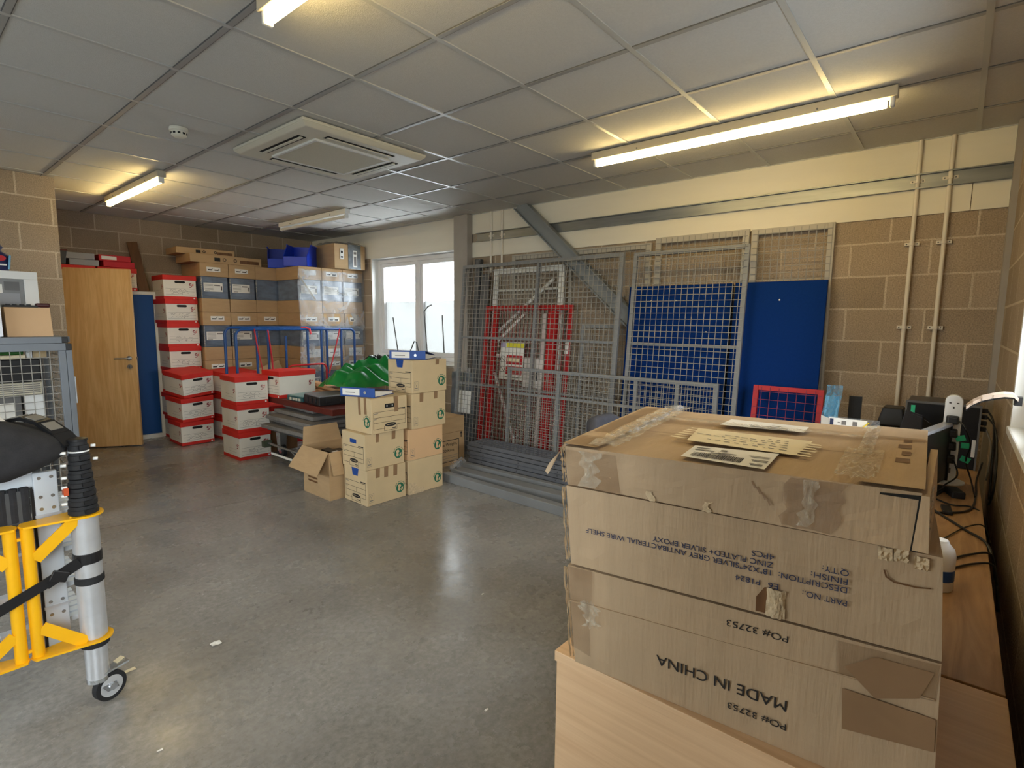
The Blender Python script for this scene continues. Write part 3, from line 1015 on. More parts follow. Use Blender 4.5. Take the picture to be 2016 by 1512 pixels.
def lean_board(label, Y_left, X_bot, X_top, z_top, W, H, dots):
    a = math.atan2(X_top - X_bot, z_top)
    t = thing('felt_board', label, 'board', (X_bot, Y_left, 0), 0, 'blue felt boards leaning on the wall', rot=(-a, 0, WALLROT))
    MB().box((0, 0, 0), (W, .022, H), M_BLUEB).build('felt_face', t, bevel=.003)
    MB().box((.01, .022, .01), (W - .002, .034, H - .01), M_STEEL_D).build('backing', t)
    for (x, z) in dots:
        MB().cyl((x, -.002, z), (0, 1, 0), .006, .008, M_WPAPER, 10).build('fixing_screw', t)


lean_board('left blue felt board, mostly behind the tall mesh panel', 2.30, 4.225, 4.40, 1.785, .90, 1.79, ((.22, 1.66), (.44, 1.66), (.72, 1.4)))
lean_board('right blue felt board with its face uncovered beside the blockwork', 1.375, 4.20, 4.375, 1.785, .635, 1.79, ((.33, 1.65),))

# tall dark box posts by the column
for (y, m, zt, lb) in ((4.215, M_STEEL_D, 2.15, 'tall dark steel post leaning by the grey column'),):
    t = thing('steel_post', lb, 'post', (4.29, y, 0), 0, None, rot=(-.045, 0, WALLROT))
    MB().box((0, 0, 0), (.085, .05, 2.15), m).build('post', t, bevel=.004)
    MB().box((.02, -.004, .004), (.065, .0, 2.14), M_STEEL).build('channel_face', t)
t = thing('steel_post', 'wide grey steel post standing between the dark post and white gate', 'post', (4.27, 4.115, 0), 0, None, rot=(-.06, 0, WALLROT))
MB().box((0, 0, 0), (.10, .03, 1.98), M_STEEL).build('post', t, bevel=.003)

# wrapped grey board with a paper note, left of the red gate
t = thing('wrapped_board', 'grey foil wrapped board with a white paper note, left of the red gate', 'board', (4.245, 4.47, 0), 0, None, rot=(-.05, 0, WALLROT))
random.seed(3)
MB().grid(lambda u_, v_: (u_ * .36, -.012 - .01 * random.random(), v_ * .90 - (0.02 * random.random() if v_ > .99 else 0)), 12, 24, M_FOIL).build('foil_face', t, smooth=True)
MB().box((0, -.008, 0), (.36, .03, .88), M_STEEL).build('board', t)
MB().box((.14, -.032, .42), (.33, -.028, .68), M_WPAPER).build('paper_note', t)
MB().grid(lambda u_, v_: (.02 + u_ * .30, -.03 - .02 * math.sin(u_ * 9), .87 + v_ * .06 + .012 * math.sin(u_ * 14)), 12, 2, M_SHRINK).build('plastic_edge', t, smooth=True)

# ------------------------------------------------------------------ grating stack and box posts on the floor
def grate(i, label, master=[None]):
    x, y, z = 3.70 + .006 * ((i * 7) % 3), 3.66 - .012 * ((i * 5) % 4), .035 + i * .04
    if master[0] is None:
        t = thing('steel_grating', label, 'grating', (x, y, z), 0, 'steel gratings stacked on the floor')
        f = MB()
        L, W = 1.25, .255
        f.box((0, -L, 0), (.012, 0, .034), M_GRATE); f.box((W - .012, -L, 0), (W, 0, .034), M_GRATE)
        f.box((.012, -.012, 0), (W - .012, 0, .034), M_GRATE); f.box((.012, -L, 0), (W - .012, -L + .012, .034), M_GRATE)
        f.build('frame', t)
        b = MB()
        n = 26
        for k in range(1, n):
            b.box((.012, -L * k / n - .004, .004), (W - .012, -L * k / n + .004, .033), M_GRATE)
        for k in (1, 2, 3):
            b.box((W * k / 4 - .003, -L + .012, .004), (W * k / 4 + .003, -.012, .032), M_GRATE)
        b.build('bars', t)
        s = MB()
        for yy in (-.18, -.62, -1.06):
            s.cyl((-.001, yy, .017), (1, 0, 0), .006, .003, M_STEEL_D, 8)
        s.build('bolt_holes', t)
        master[0] = t
        return t
    return dup(master[0], (x, y, z), 0, label)


ORD = ['bottom', 'second from bottom', 'third from bottom', 'fourth from bottom', 'fifth from bottom', 'topmost']
for i in range(6):
    grate(i, 'grey steel grating, %s of the stack in front of the mesh panels' % ORD[i])
for yy in (2.6, 3.5):
    tag(MB().box((3.71, yy - .03, 0), (3.95, yy + .03, .034), M_PLANKD).build('timber_bearer'),
        'timber bearer under the %s end of the grating stack' % ('near' if yy < 3 else 'far'), 'timber')


def box_post(p0, p1, wdt, h, label, m=M_MESH):
    p0, p1 = Vector(p0), Vector(p1)
    d = p1 - p0
    t = thing('steel_post', label, 'post', p0, math.atan2(d.y, d.x), 'grey box posts lying on the floor')
    L = d.length
    MB().box((0, -wdt / 2, 0), (L, wdt / 2, h), m).build('post', t, bevel=.004)
    MB().box((-.006, -wdt / 2 + .006, .006), (.002, wdt / 2 - .006, h - .006), M_STEEL).build('end_cap', t)


box_post((3.29, 3.54, 0), (3.245, 1.3, 0), .075, .075, 'long grey steel post on the floor, the one nearest the open floor')
box_post((3.47, 3.60, 0), (3.545, 1.3, 0), .115, .07, 'wide grey steel post lying skewed in the middle of the three floor posts')
box_post((3.625, 3.70, 0), (3.66, 1.3, 0), .06, .085, 'thin grey steel post on the floor closest to the grating stack')
random.seed(11)
wz = MB()
for k in range(5):
    cx, cy = 3.44 + .02 * k, 3.56 + .03 * random.random()
    wz.grid(lambda u_, v_: (cx + (u_ - .5) * .09, cy + (v_ - .5) * .08, .085 + .03 * math.sin(5 * u_ + k) * math.cos(4 * v_ + k) + .012 * k), 6, 6, M_SHRINK)
tag(wz.build('plastic_wrapper', smooth=True), 'crumpled clear plastic wrapper on the far ends of the floor posts', 'wrapper')
#PART3
# ------------------------------------------------------------------ printing helper on box faces
class Face:
    """maps (a to the viewer's right, z up) on one side of a w x d box standing on z = 0"""
    def __init__(s, side, wd, dp):
        s.side, s.w, s.d = side, wd, dp

    def p(s, a, z, e=.0012):
        if s.side == 'front':
            return (a, -s.d / 2 - e, z)
        if s.side == 'back':
            return (-a, s.d / 2 + e, z)
        if s.side == 'left':
            return (-s.w / 2 - e, -a, z)
        return (s.w / 2 + e, a, z)

    def rect(s, mb, a0, a1, z0, z1, m, e=.0012):
        mb.quad(s.p(a0, z0, e), s.p(a1, z0, e), s.p(a1, z1, e), s.p(a0, z1, e), m)

    def poly(s, mb, pts, m, e=.0012):
        mb.add([s.p(a, z, e) for a, z in pts], [tuple(range(len(pts)))], m)

    def line(s, mb, pts, wd, m, e=.0014):
        for (a0, z0), (a1, z1) in zip(pts, pts[1:]):
            dx, dz = a1 - a0, z1 - z0
            L = math.hypot(dx, dz) or 1e-6
            nx, nz = -dz / L * wd / 2, dx / L * wd / 2
            s.poly(mb, [(a0 - nx, z0 - nz), (a1 - nx, z1 - nz), (a1 + nx, z1 + nz), (a0 + nx, z0 + nz)], m, e)

    def ellipse(s, mb, ca, cz, ra, rz, m, e=.0012, n=20, t0=0, t1=2 * PI):
        s.poly(mb, [(ca + ra * math.cos(t0 + (t1 - t0) * k / n), cz + rz * math.sin(t0 + (t1 - t0) * k / n)) for k in range(n)], m, e)

    def arc(s, mb, ca, cz, rr, t0, t1, wd, m, n=14, e=.0014):
        s.line(mb, [(ca + rr * math.cos(t0 + (t1 - t0) * k / n), cz + rr * math.sin(t0 + (t1 - t0) * k / n)) for k in range(n + 1)], wd, m, e)

    def scribble(s, mb, a0, a1, z, h, m, wd=.0022, seed=0):
        rnd = random.Random(seed)
        a = a0
        pts = []
        while a < a1:
            pts.append((a, z + h * rnd.random()))
            a += h * (.25 + .4 * rnd.random())
            if rnd.random() < .14 and len(pts) > 2:
                s.line(mb, pts, wd, m)
                pts = []
                a += h * .8
        if len(pts) > 1:
            s.line(mb, pts, wd, m)


# ------------------------------------------------------------------ white record boxes with red lids
def record_box(label, loc, rotz, W=.345, D=.41, H=.284, seed=0, scr=2, rot=None, end_form=True):
    t = thing('record_box', label, 'storage box', loc, rotz, 'white record boxes with red lids', rot=rot)
    bo_ = MB().box((-W / 2, -D / 2, .034), (W / 2, D / 2, H - .03), M_BOXW).build('carton_body', t, bevel=.002)
    MB().box((-W / 2 - .001, -D / 2 - .001, 0), (W / 2 + .001, D / 2 + .001, .034), M_BOXR).build('red_base', t, bevel=.002)
    e = .006
    MB().box((-W / 2 - e, -D / 2 - e, H - .055), (W / 2 + e, D / 2 + e, H), M_BOXR).build('lid', t, bevel=.003)
    f = Face('front', W, D)
    l = Face('left', W, D)
    hh = MB()
    hz = H - .078
    pts = [(-.042 + .014 * math.cos(a), hz + .014 * math.sin(a)) for a in [PI / 2 + PI * k / 6 for k in range(7)]] + \
          [(.042 + .014 * math.cos(a), hz + .014 * math.sin(a)) for a in [-PI / 2 + PI * k / 6 for k in range(7)]]
    f.poly(hh, pts, M_FLAME, .0016)
    hh.build('hand_hole', bo_)
    pr = MB()
    W2 = W / 2
    for z in (.125, .092, .055):
        f.rect(pr, -W2 + .02, W2 - .02, z, z + .0022, M_INKG)
    f.rect(pr, .02, .0225, .055, .092, M_INKG)
    for k in range(scr):
        f.scribble(pr, -W2 + .05 + .02 * (seed % 3), W2 - .08, .098 - .034 * k, .022, M_INK, seed=seed * 7 + k)
    f.rect(pr, W2 - .035, W2 - .018, .008, .024, M_WPAPER, .0024)
    if end_form:
        l.rect(pr, -.07, .13, .075, .0765, M_INKG)
        l.rect(pr, -.07, .13, .105, .1065, M_INKG)
    pr.build('printed_form', bo_)
    for face, a, z, sz in ((f, W2 - .075, .145, .058), (l, .135, .125, .052)):
        o = MB()
        # the figure five of the maker's mark with a swoosh to its right
        face.line(o, [(a + .026, z + sz * .75), (a + .006, z + sz * .75), (a + .004, z + sz * .42)], .009, M_LOGO_R)
        face.arc(o, a + .012, z + sz * .24, .013, 2.4, -2.5, .009, M_LOGO_R)
        face.line(o, [(a + .03, z + sz * .6), (a + .05, z + sz * .72)], .006, M_BOXR)
        face.line(o, [(a + .03, z + sz * .35), (a + .048, z + sz * .4)], .007, M_BOXR)
        o.build('logo', bo_)
    return t


RH = .281
for i in range(7):
    dx = (.02, .005, .022, .012, .008, -.006, .004)[i]
    pos = ('at the bottom', 'second from bottom', 'third from bottom', 'fourth from bottom', 'third from top', 'second from top', 'at the top')[i]
    record_box('white record box %s of the tall stack beside the blue cupboard' % pos,
               (2.395 + dx, 7.36, .0005 + i * RH), (-.02, .03, -.01, .02, 0, .05, -.03)[i], H=RH, seed=i + 1)
for i in range(3):
    pos = ('at the bottom', 'in the middle', 'at the top')[i]
    record_box('white record box %s of the sagging stack right of the blue cupboard' % pos,
               (2.345, 6.93 - .015 * i, (.006, .290, .587)[i]), 0, seed=i + 21, H=.274, rot=((.0, -.012, -.01), (.03, -.04, .06), (.085, -.09, .13))[i])
for i in range(3):
    pos = ('at the bottom', 'in the middle', 'at the top')[i]
    record_box('white record box %s of the half hidden stack behind the two short stacks' % pos,
               (2.80, 6.83, (.0, .275, .563)[i]), 0, seed=i + 31, H=.274, rot=((0, 0, .06), (0, .01, .12), (.08, -.05, .25))[i])
for i in range(3):
    pos = ('at the bottom', 'in the middle', 'at the top')[i]
    record_box('white record box %s of the foremost stack of three on the open floor' % pos,
               (2.495, 5.80, .0005 + i * .291), (.0, -.02, -.045)[i], W=.325, D=.40, H=.29, seed=i + 41)
record_box('white record box on the dark red board, its long plain side to the camera', (2.88, 5.575, .637), -PI / 2 + .06, W=.33, D=.42, seed=55, scr=0)
# that box shows its end to the left, so the long side carries a mark of its own
lb = [o for o in bpy.data.objects if o.get('label', '').startswith('white record box on the dark red board')][0]
rf = Face('right', .33, .42)
lf2 = MB()
for fc in (rf,):
    a, z = .13, .12
    fc.line(lf2, [(a + .026, z + .044), (a + .006, z + .044), (a + .004, z + .026)], .009, M_LOGO_R)
    fc.arc(lf2, a + .012, z + .014, .013, 2.4, -2.5, .009, M_LOGO_R)
    fc.line(lf2, [(a + .03, z + .036), (a + .05, z + .043)], .006, M_BOXR)
lf2.build('logo', lb)
record_box('white record box glimpsed low down behind the foremost stack and grey mats', (2.86, 5.925, .24), .0, W=.33, D=.40, seed=61, H=.27)
MBX = MB().box((2.69, 5.73, 0), (3.03, 6.12, .238), M_PLANKD)
tag(MBX.build('wooden_crate', bevel=.004), 'dark wooden crate under the record box behind the foremost stack', 'crate')

# ------------------------------------------------------------------ cupboard with blue door by the far wall, and what lies on it
cb = thing('cupboard', 'tall white cupboard with a blue door, half hidden by the oak door', 'cupboard', (1.80, 7.48, 0))
c_ = MB()
c_.box((-.46, .02, 0), (.44, .31, 1.775), M_WHITE)
c_.build('carcass', cb, bevel=.003)
MB().box((-.44, 0, .055), (.40, .02, 1.735), M_BLUEC).build('door', cb, bevel=.002)
fr = MB()
fr.box((-.46, 0, 0), (.44, .02, .05), M_WHITE); fr.box((-.46, 0, 1.74), (.44, .02, 1.775), M_WHITE)
fr.box((.405, 0, .05), (.44, .02, 1.74), M_WHITE)
fr.build('face_frame', cb)
CT = 1.776
record_box('white record box with red lid on top of the cupboard behind the oak door', (1.86, 7.62, CT), 0, W=.36, D=.34, H=.255, seed=71, scr=1)
record_box('white record box at the left end of the cupboard top, nearly hidden by the door', (1.47, 7.62, CT), 0, W=.36, D=.34, H=.255, seed=72, scr=1)


def box_file(label, loc, rotz, m, w=.26, d=.33, h=.07, paper=True, name='box_file', cat='file'):
    t = thing(name, label, cat, loc, rotz, 'files and folders')
    MB().box((-w / 2, -d / 2, 0), (w / 2, d / 2, h), m).build('case', t, bevel=.003)
    if paper:
        q = MB()
        Face('front', w, d).rect(q, -w * .42, w * .05, h * .22, h * .8, M_WPAPER, .0015)
        q.build('spine_label', t)
    return t


zt = CT + .256
box_file('lower red box file on the record box above the oak door', (1.87, 7.60, zt), .05, M_FOLDR, w=.30, h=.066, paper=False)
box_file('upper red box file with a white spine label above the oak door', (1.84, 7.60, zt + .067), 0, M_FOLDR, w=.30, h=.066)
box_file('lower grey box file left of the red files above the oak door', (1.56, 7.61, zt), 0, M_GALVP := mat('grey_file', (150, 152, 156), .5), w=.26, h=.066, paper=False)
box_file('upper grey box file left of the red files above the oak door', (1.53, 7.60, zt + .067), -.05, M_GALVP, w=.26, h=.066, paper=False)
t = thing('storage_basket', 'dark basket at the far left of the cupboard top beside the block pier', 'basket', (1.37, 7.55, zt), 0)
MB().hexa([(-.07, -.1, 0), (.03, -.1, 0), (.03, .1, 0), (-.07, .1, 0), (-.09, -.12, .15), (.045, -.12, .15), (.045, .12, .15), (-.09, .12, .15)], M_STEEL_D).build('basket_body', t, bevel=.006)
MB().box((-.092, -.124, .14), (.047, .124, .155), M_MAHOG).build('rim', t)
t = thing('plank', 'dark wooden plank leaning behind the record box on the cupboard', 'plank', (2.12, 7.60, CT), 0, None, rot=(-.1, -.13, 0))
MB().box((-.02, 0, 0), (.085, .022, .59), M_PLANKD).build('board', t, bevel=.002)


# ------------------------------------------------------------------ wall of brown and grey cartons
def band_carton(label, loc, W, D, H, lid_label, mid_label, low_label, seed, group='cartons stacked along the far wall'):
    t = thing('banded_carton', label, 'carton', loc, 0, group)
    zb, zm = H * .275, H * .725
    g = .004
    M_MID = mat('grey_wrapped_bin', (104, 116, 134), 0.25, noise=0.35, nscale=5, spec=0.7, stretch=(1, 1, 3), bump=.25, bscale=12)
    lt_ = MB().box((-W / 2 + .002, -D / 2 + .002, .001), (W / 2 - .002, D / 2, zb), M_CARD).build('lower_tray', t, bevel=.004)
    gm_ = MB().box((-W / 2 + .012, -D / 2 + .012, zb), (W / 2 - .012, D / 2 - .01, zm), M_MID).build('grey_middle', t, bevel=.006)
    li_ = MB().box((-W / 2 + .001, -D / 2, zm), (W / 2 - .001, D / 2, H - .001), M_CARD).build('lid', t, bevel=.004)
    f = Face('front', W, D)
    rnd = random.Random(seed)
    if lid_label:
        q = MB()
        a = -.035 + .02 * rnd.random()
        z = zm + H * .10
        f.rect(q, a - .06, a + .10, z, z + .055, M_WPAPER, .002)
        for k in (0, 1):
            f.rect(q, a - .045 + k * .075, a + .005 + k * .075, z + .014, z + .028, M_INK, .0026)
            f.rect(q, a + .0 + k * .075, a + .012 + k * .075, z + .03, z + .036, M_INK, .0026)
        f.rect(q, a + .02, a + .03, z + .04, z + .046, M_INKG, .0026)
        q.build('lid_label', li_)
    if mid_label:
        q = MB()
        z = zb + (zm - zb) * .32
        f.rect(q, -.13, .09, z, z + .105, M_WPAPER, -.008)
        for k in range(5):
            f.rect(q, -.12, -.02, z + .02 + .016 * k, z + .024 + .016 * k, M_INKG, -.0072)
        f.rect(q, -.01, .06, z + .07, z + .085, M_INKG, -.0072)
        f.rect(q, -.115, -.06, z + .006, z + .012, M_INK, -.0072)
        f.rect(q, .07, .082, z + .02, z + .07, M_INK, -.0072)
        q.build('despatch_label', gm_)
    if low_label:
        q = MB()
        f.rect(q, -.10, .11, .02, zb * .78, M_WPAPER, .001)
        f.rect(q, -.07, .06, zb * .45, zb * .5, M_INKG, .002)
        q.build('paper_sheet', lt_)
    # tape down the left edge and a clear sheet over the grey middle
    q = MB()
    f.rect(q, -W / 2 + .004, -W / 2 + .016, zb + .01, zm - .01, M_CLEAR, -.006)
    q.build('edge_tape', gm_)
    return t


ROWN = ('bottom', 'third from top', 'second from top', 'topmost')
ZR = (0.0, .352, .948, 1.544)
HR = (.351, .595, .595, .595)
for c in range(6):
    left = c < 3
    x = (2.765, 3.098, 3.428)[c] if left else (3.692, 4.008, 4.322)[c - 3]
    Wc = .33 if left else .311
    y = 7.40 if left else 6.78
    cname = ('leftmost', 'second', 'third', 'fourth', 'fifth', 'rightmost')[c]
    for k in range(4):
        lab = 'brown and grey banded carton, %s in the %s column of the far wall' % (ROWN[k], cname)
        band_carton(lab, (x + random.uniform(-.002, .002), y + random.uniform(-.006, .006), ZR[k]), Wc, .60, HR[k],
                    c != 2 or k == 2, c != 2 or k == 1, (not left) and k < 3, c * 10 + k)
# stretch film over the nearer block of cartons
random.seed(5)
t = thing('stretch_film', 'wrinkled clear stretch film over the right hand block of cartons', 'wrap', (3.53, 6.467, .30))
def film(u_, v_):
    return (-.02 + u_ * .97 + .008 * math.sin(v_ * 13), .004 + .006 * math.sin(u_ * 31 + 9 * v_) * math.sin(v_ * 23 + 3 * u_) - .006 * math.cos(u_ * 6), v_ * 1.80)
MB().grid(film, 34, 44, M_WRAP).build('film_sheet', t, smooth=True)
q = MB()
for (a, b, wd) in (((-.02, 1.72), (.20, 1.42), .05), ((.0, 1.16), (.22, 1.02), .04), ((.35, 1.60), (.62, 1.50), .03), ((.02, .60), (.3, .52), .03)):
    q.bar((a[0], -.012, a[1]), (b[0], -.012, b[1]), .003, wd, M_CLEAR, up=(0, 1, 0))
q.build('film_fold', t)

# on top of the cartons
def flat_carton(label, loc, rotz, W, D, H):
    t = thing('flat_carton', label, 'carton', loc, rotz)
    MB().box((-W / 2, -D / 2, 0), (W / 2, D / 2, H), M_CARD).build('carton_body', t, bevel=.003)
    q = MB()
    f = Face('front', W, D)
    f.rect(q, W * .18, W * .46, H * .2, H * .62, M_PLANKD)
    for k in range(2):
        f.arc(q, -W * .04 + k * .13, H * .5, H * .18, 0, 2 * PI, .008, M_INK, 10)
    f.rect(q, -W * .18, -W * .10, H * .25, H * .7, M_INK)
    q.build('printed_marks', t)


flat_carton('flat brown carton with black printed marks lying on the far cartons', (2.93, 7.34, 2.141), .02, .86, .44, .10)
flat_carton('topmost flat brown carton, pushed to the left on the far cartons', (2.74, 7.42, 2.242), -.04, .66, .40, .075)
t = thing('cardboard_flap', 'loose dark cardboard sheet sticking out of the flat cartons', 'cardboard', (3.12, 7.36, 2.2432), 0, None, rot=(0, .06, -.1))
MB().box((-.05, -.18, 0), (.26, .16, .006), M_PLANKD).build('sheet', t)


def bin_(label, loc, rotz, tilt=0):
    t = thing('storage_bin', label, 'bin', loc, rotz, 'blue picking bins on the cartons', rot=(0, tilt, rotz))
    W, D, H, th = .30, .42, .29, .006
    b = MB()
    b.box((-W / 2, -D / 2, 0), (W / 2, D / 2, th), M_BIN)
    b.box((-W / 2, D / 2 - th, th), (W / 2, D / 2, H), M_BIN)
    for sx in (-1, 1):
        x0, x1 = sx * W / 2, sx * (W / 2 - th)
        prof = [(-D / 2, th), (D / 2, th), (D / 2, H), (-D / 2 + .17, H), (-D / 2, H * .42)]
        n = len(prof)
        vs = [(x0, y, z) for y, z in prof] + [(x1, y, z) for y, z in prof]
        b.add(vs, [tuple(range(n)), tuple(range(2 * n - 1, n - 1, -1))] + [(i, (i + 1) % n, n + (i + 1) % n, n + i) for i in range(n)], M_BIN)
    b.box((-W / 2, -D / 2, th), (W / 2, -D / 2 + th, H * .42), M_BIN)
    b.build('shell', t, bevel=.002)
    rm = MB()
    rm.box((-W / 2 - .012, -D / 2 + .17, H - .012), (-W / 2, D / 2, H + .004), M_BIN)
    rm.box((W / 2, -D / 2 + .17, H - .012), (W / 2 + .012, D / 2, H + .004), M_BIN)
    rm.box((-W / 2, D / 2, H - .012), (W / 2, D / 2 + .012, H + .004), M_BIN)
    rm.build('rim', t)
    return t


bin_('larger looking blue bin lying next to the wrapped carton', (3.71, 6.76, 2.142), -.80)
bin_('blue bin behind and left of the other bin on the cartons', (3.68, 7.24, 2.142), -.5)
t = thing('wrapped_carton', 'brown carton with a grey plastic sleeve and white label beside the blue bins', 'carton', (4.22, 6.63, 2.142), -.04)
MB().box((-.23, -.26, 0), (.23, .26, .32), M_CARD).build('carton_body', t, bevel=.004)
MB().box((-.03, -.265, .002), (.16, .265, .325), M_FOIL).build('grey_sleeve', t, bevel=.003)
q = MB(); f = Face('front', .46, .53)
f.rect(q, .04, .10, .03, .25, M_WPAPER, .003); f.rect(q, .05, .09, .20, .23, M_INKG, .0035); f.rect(q, .052, .088, .05, .17, M_INKG, .0035)
f.rect(q, -.15, -.095, .12, .26, M_WPAPER, .001); f.rect(q, -.14, -.11, .14, .16, M_INK, .0016); f.rect(q, -.14, -.11, .2, .23, M_INK, .0016)
q.build('address_label', t)
random.seed(4)
MB().grid(lambda u_, v_: (-.24 + .46 * u_, -.25 + .48 * v_, .328 + .03 * random.random()), 12, 8, M_SHRINK).build('loose_wrap', t, smooth=True)


# ------------------------------------------------------------------ brown archive boxes
def archive_box(label, loc, rotz, W=.375, D=.32, H=.286, tapes_front=(), tapes_left=(), hole=True, blue=False, m=M_CARD_L, cert=True, logo=True, name='archive_box', long_tape=None):
    t = thing(name, label, 'archive box', loc, rotz, 'brown archive boxes in the front stacks')
    b = MB().box((-W / 2, -D / 2, .001), (W / 2, D / 2, H - .006), m)
    bo_ = b.build('carton_body', t, bevel=.0025)
    tp = MB()
    tp.box((-W / 2 + .001, -D / 2 + .001, H - .006), (-.002, D / 2 - .001, H - .001), m)
    tp.box((.002, -D / 2 + .001, H - .006), (W / 2 - .001, D / 2 - .001, H - .001), m)
    tp.build('top_flaps', t)
    l = Face('left', W, D)
    k = MB()
    if blue:
        l.poly(k, [(-.05, H), (.05, H), (.035, H - .065), (-.035, H - .065)], M_FOLDB, .0016)
    else:
        pts = [(-.045, H - .052), (.045, H - .052), (.045, H - .085), (-.045, H - .085)]
        l.poly(k, pts, M_FLAME if hole == 'dark' else M_FOLDB, .0016)
        if hole == 'dark':
            l.rect(k, -.03, -.022, H - .075, H - .062, M_WPAPER, .002)
            l.rect(k, .022, .03, H - .075, H - .062, M_WPAPER, .002)
    k.build('hand_hole', bo_)
    pr = MB()
    L = D / 2 - .018
    zt, zb = H * .60, H * .12
    for z in (zt, zt - .045, zt - .085):
        l.rect(pr, -L, L, z, z + .0028, M_INK)
    l.rect(pr, -L, -.05, zb + .0, zb + .0028, M_INK); l.rect(pr, .07, L, zb + .02, zb + .0228, M_INK)
    l.rect(pr, -L, -L + .0028, zb, zt, M_INK); l.rect(pr, L - .0028, L, zb + .02, zt, M_INK)
    l.rect(pr, .01, .0122, zt - .085, zt - .045, M_INK)
    l.rect(pr, L - .07, L, zt + .008, zt + .016, M_INK)
    l.rect(pr, -L + .006, -L + .045, zt - .012, zt - .007, M_INKG); l.rect(pr, -L + .006, -L + .03, zt - .056, zt - .051, M_INKG)
    l.line(pr, [(-.055, zb + .02), (-.055, zb - .018), (.07, zb - .018), (.07, zb + .02)], .0028, M_INK)
    l.rect(pr, .02, .06, zb - .008, zb - .002, M_INK)
    pr.build('printed_form', bo_)
    ov = MB()
    l.ellipse(ov, .008, zb + .026, .056, .016, M_INK, .002)
    l.rect(ov, -.03, .04, zb + .024, zb + .027, m, .0026)
    ov.build('oval_badge', bo_)
    for side in (('front', 'back') if logo else ()):
        f = Face(side, W, D)
        g = MB()
        ca, cz, R_ = W / 2 - .058, .088, .040
        f.ellipse(g, ca, cz, R_, R_ * 1.05, M_GREENINK, .0012, 24)
        f.poly(g, [(ca - .024, cz + .018), (ca - .012, cz + .030), (ca + .006, cz + .026), (ca + .01, cz + .012), (ca - .002, cz + .002), (ca + .004, cz - .012), (ca - .004, cz - .028), (ca - .018, cz - .026), (ca - .024, cz - .010), (ca - .018, cz + .002)], m, .0017)
        f.poly(g, [(ca + .014, cz - .002), (ca + .03, cz + .004), (ca + .026, cz - .018), (ca + .012, cz - .030), (ca + .008, cz - .020)], m, .0017)
        n = 14
        for i in range(n):
            if i % 5 == 4:
                continue
            a0 = PI * (.92 - .84 * i / n)
            a1 = PI * (.92 - .84 * (i + .6) / n)
            f.line(g, [(ca + .051 * math.cos(a0), cz + .053 * math.sin(a0)), (ca + .051 * math.cos(a1), cz + .053 * math.sin(a1))], .007, M_GREENINK)
        g.build('green_globe_mark', bo_)
        if cert:
            c = MB()
            a, z = -W / 2 + .018, .028
            f.line(c, [(a, z + .07), (a, z + .0), (a + .042, z + .0), (a + .042, z + .07), (a, z + .07)], .0018, M_INKG)
            f.arc(c, a + .021, z + .052, .010, -.5, 4.2, .0022, M_INKG, 8)
            f.line(c, [(a + .021, z + .045), (a + .021, z + .03)], .004, M_INKG)
            f.rect(c, a + .006, a + .036, z + .012, z + .019, M_INKG)
            c.build('forest_mark', bo_)
    def tape(fc, pts):
        tq = MB()
        fc.poly(tq, pts, M_TAPE_D, .002)
        tq.build('packing_tape', t)
    for (a, wd, ln) in tapes_front:
        tape(Face('front', W, D), [(a - wd / 2, H), (a + wd / 2, H), (a + wd / 2 - .004, H - ln), (a - wd / 2 - .002, H - ln)])
    for (a, wd, ln) in tapes_left:
        tape(l, [(a - wd / 2, H), (a + wd / 2, H), (a + wd / 2 + .004, H - ln), (a - wd / 2 + .006, H - ln)])
    for (a, wd, ln) in (long_tape or ()):
        tape(Face('back', W, D), [(a - wd / 2, H), (a + wd / 2, H), (a + wd / 2 + .008, H - ln), (a - wd / 2 + .006, H - ln)])
    return t


GL = 'in the left front stack of archive boxes'
archive_box('brown archive box with three tape strips, at the bottom of the left front stack', (2.575, 3.615, 0), -.02, H=.292, tapes_front=((-.085, .04, .075), (-.005, .04, .085), (.085, .04, .09)), blue=True)
archive_box('brown archive box in the middle of the left front stack', (2.565, 3.618, .292), -.02, H=.287, tapes_front=((-.07, .03, .075), (.085, .038, .072)))
archive_box('brown archive box under the open blue binder, topmost of the left front stack', (2.592, 3.608, .579), PI / 2 - .01, W=.36, D=.345, H=.281, hole='dark',
            tapes_left=((-.03 + .09, .042, .125),), long_tape=((.02, .03, .14), (.1, .03, .13)), cert=False)
archive_box('brown archive box with a torn lower corner, at the bottom of the right front stack', (2.975, 3.595, 0), -.03, H=.296, cert=False)
archive_box('darker brown archive box, second from bottom of the right front stack', (2.972, 3.59, .2965), -.01, H=.266, m=M_CARD_P)
archive_box('brown archive box with two short tape strips, third up the right front stack', (2.995, 3.575, .563), 0, H=.298, tapes_front=((-.085, .042, .075), (.075, .04, .062)))
archive_box('brown archive box with blue in its hand hole, topmost of the right front stack', (3.005, 3.575, .8615), .0, H=.276, tapes_front=((.085, .04, .045),), blue=True, W=.38)
tc = MB()
f = Face('front', .375, .32)
f.poly(tc, [(-.187, 0), (-.187, .105), (-.12, .10), (-.10, .062), (-.06, .045), (-.03, .05), (-.02, .02), (-.03, 0)], M_CARD_IN, .003)
tc.build('torn_card', [o for o in bpy.data.objects if o.get('label', '').startswith('brown archive box with a torn')][0])


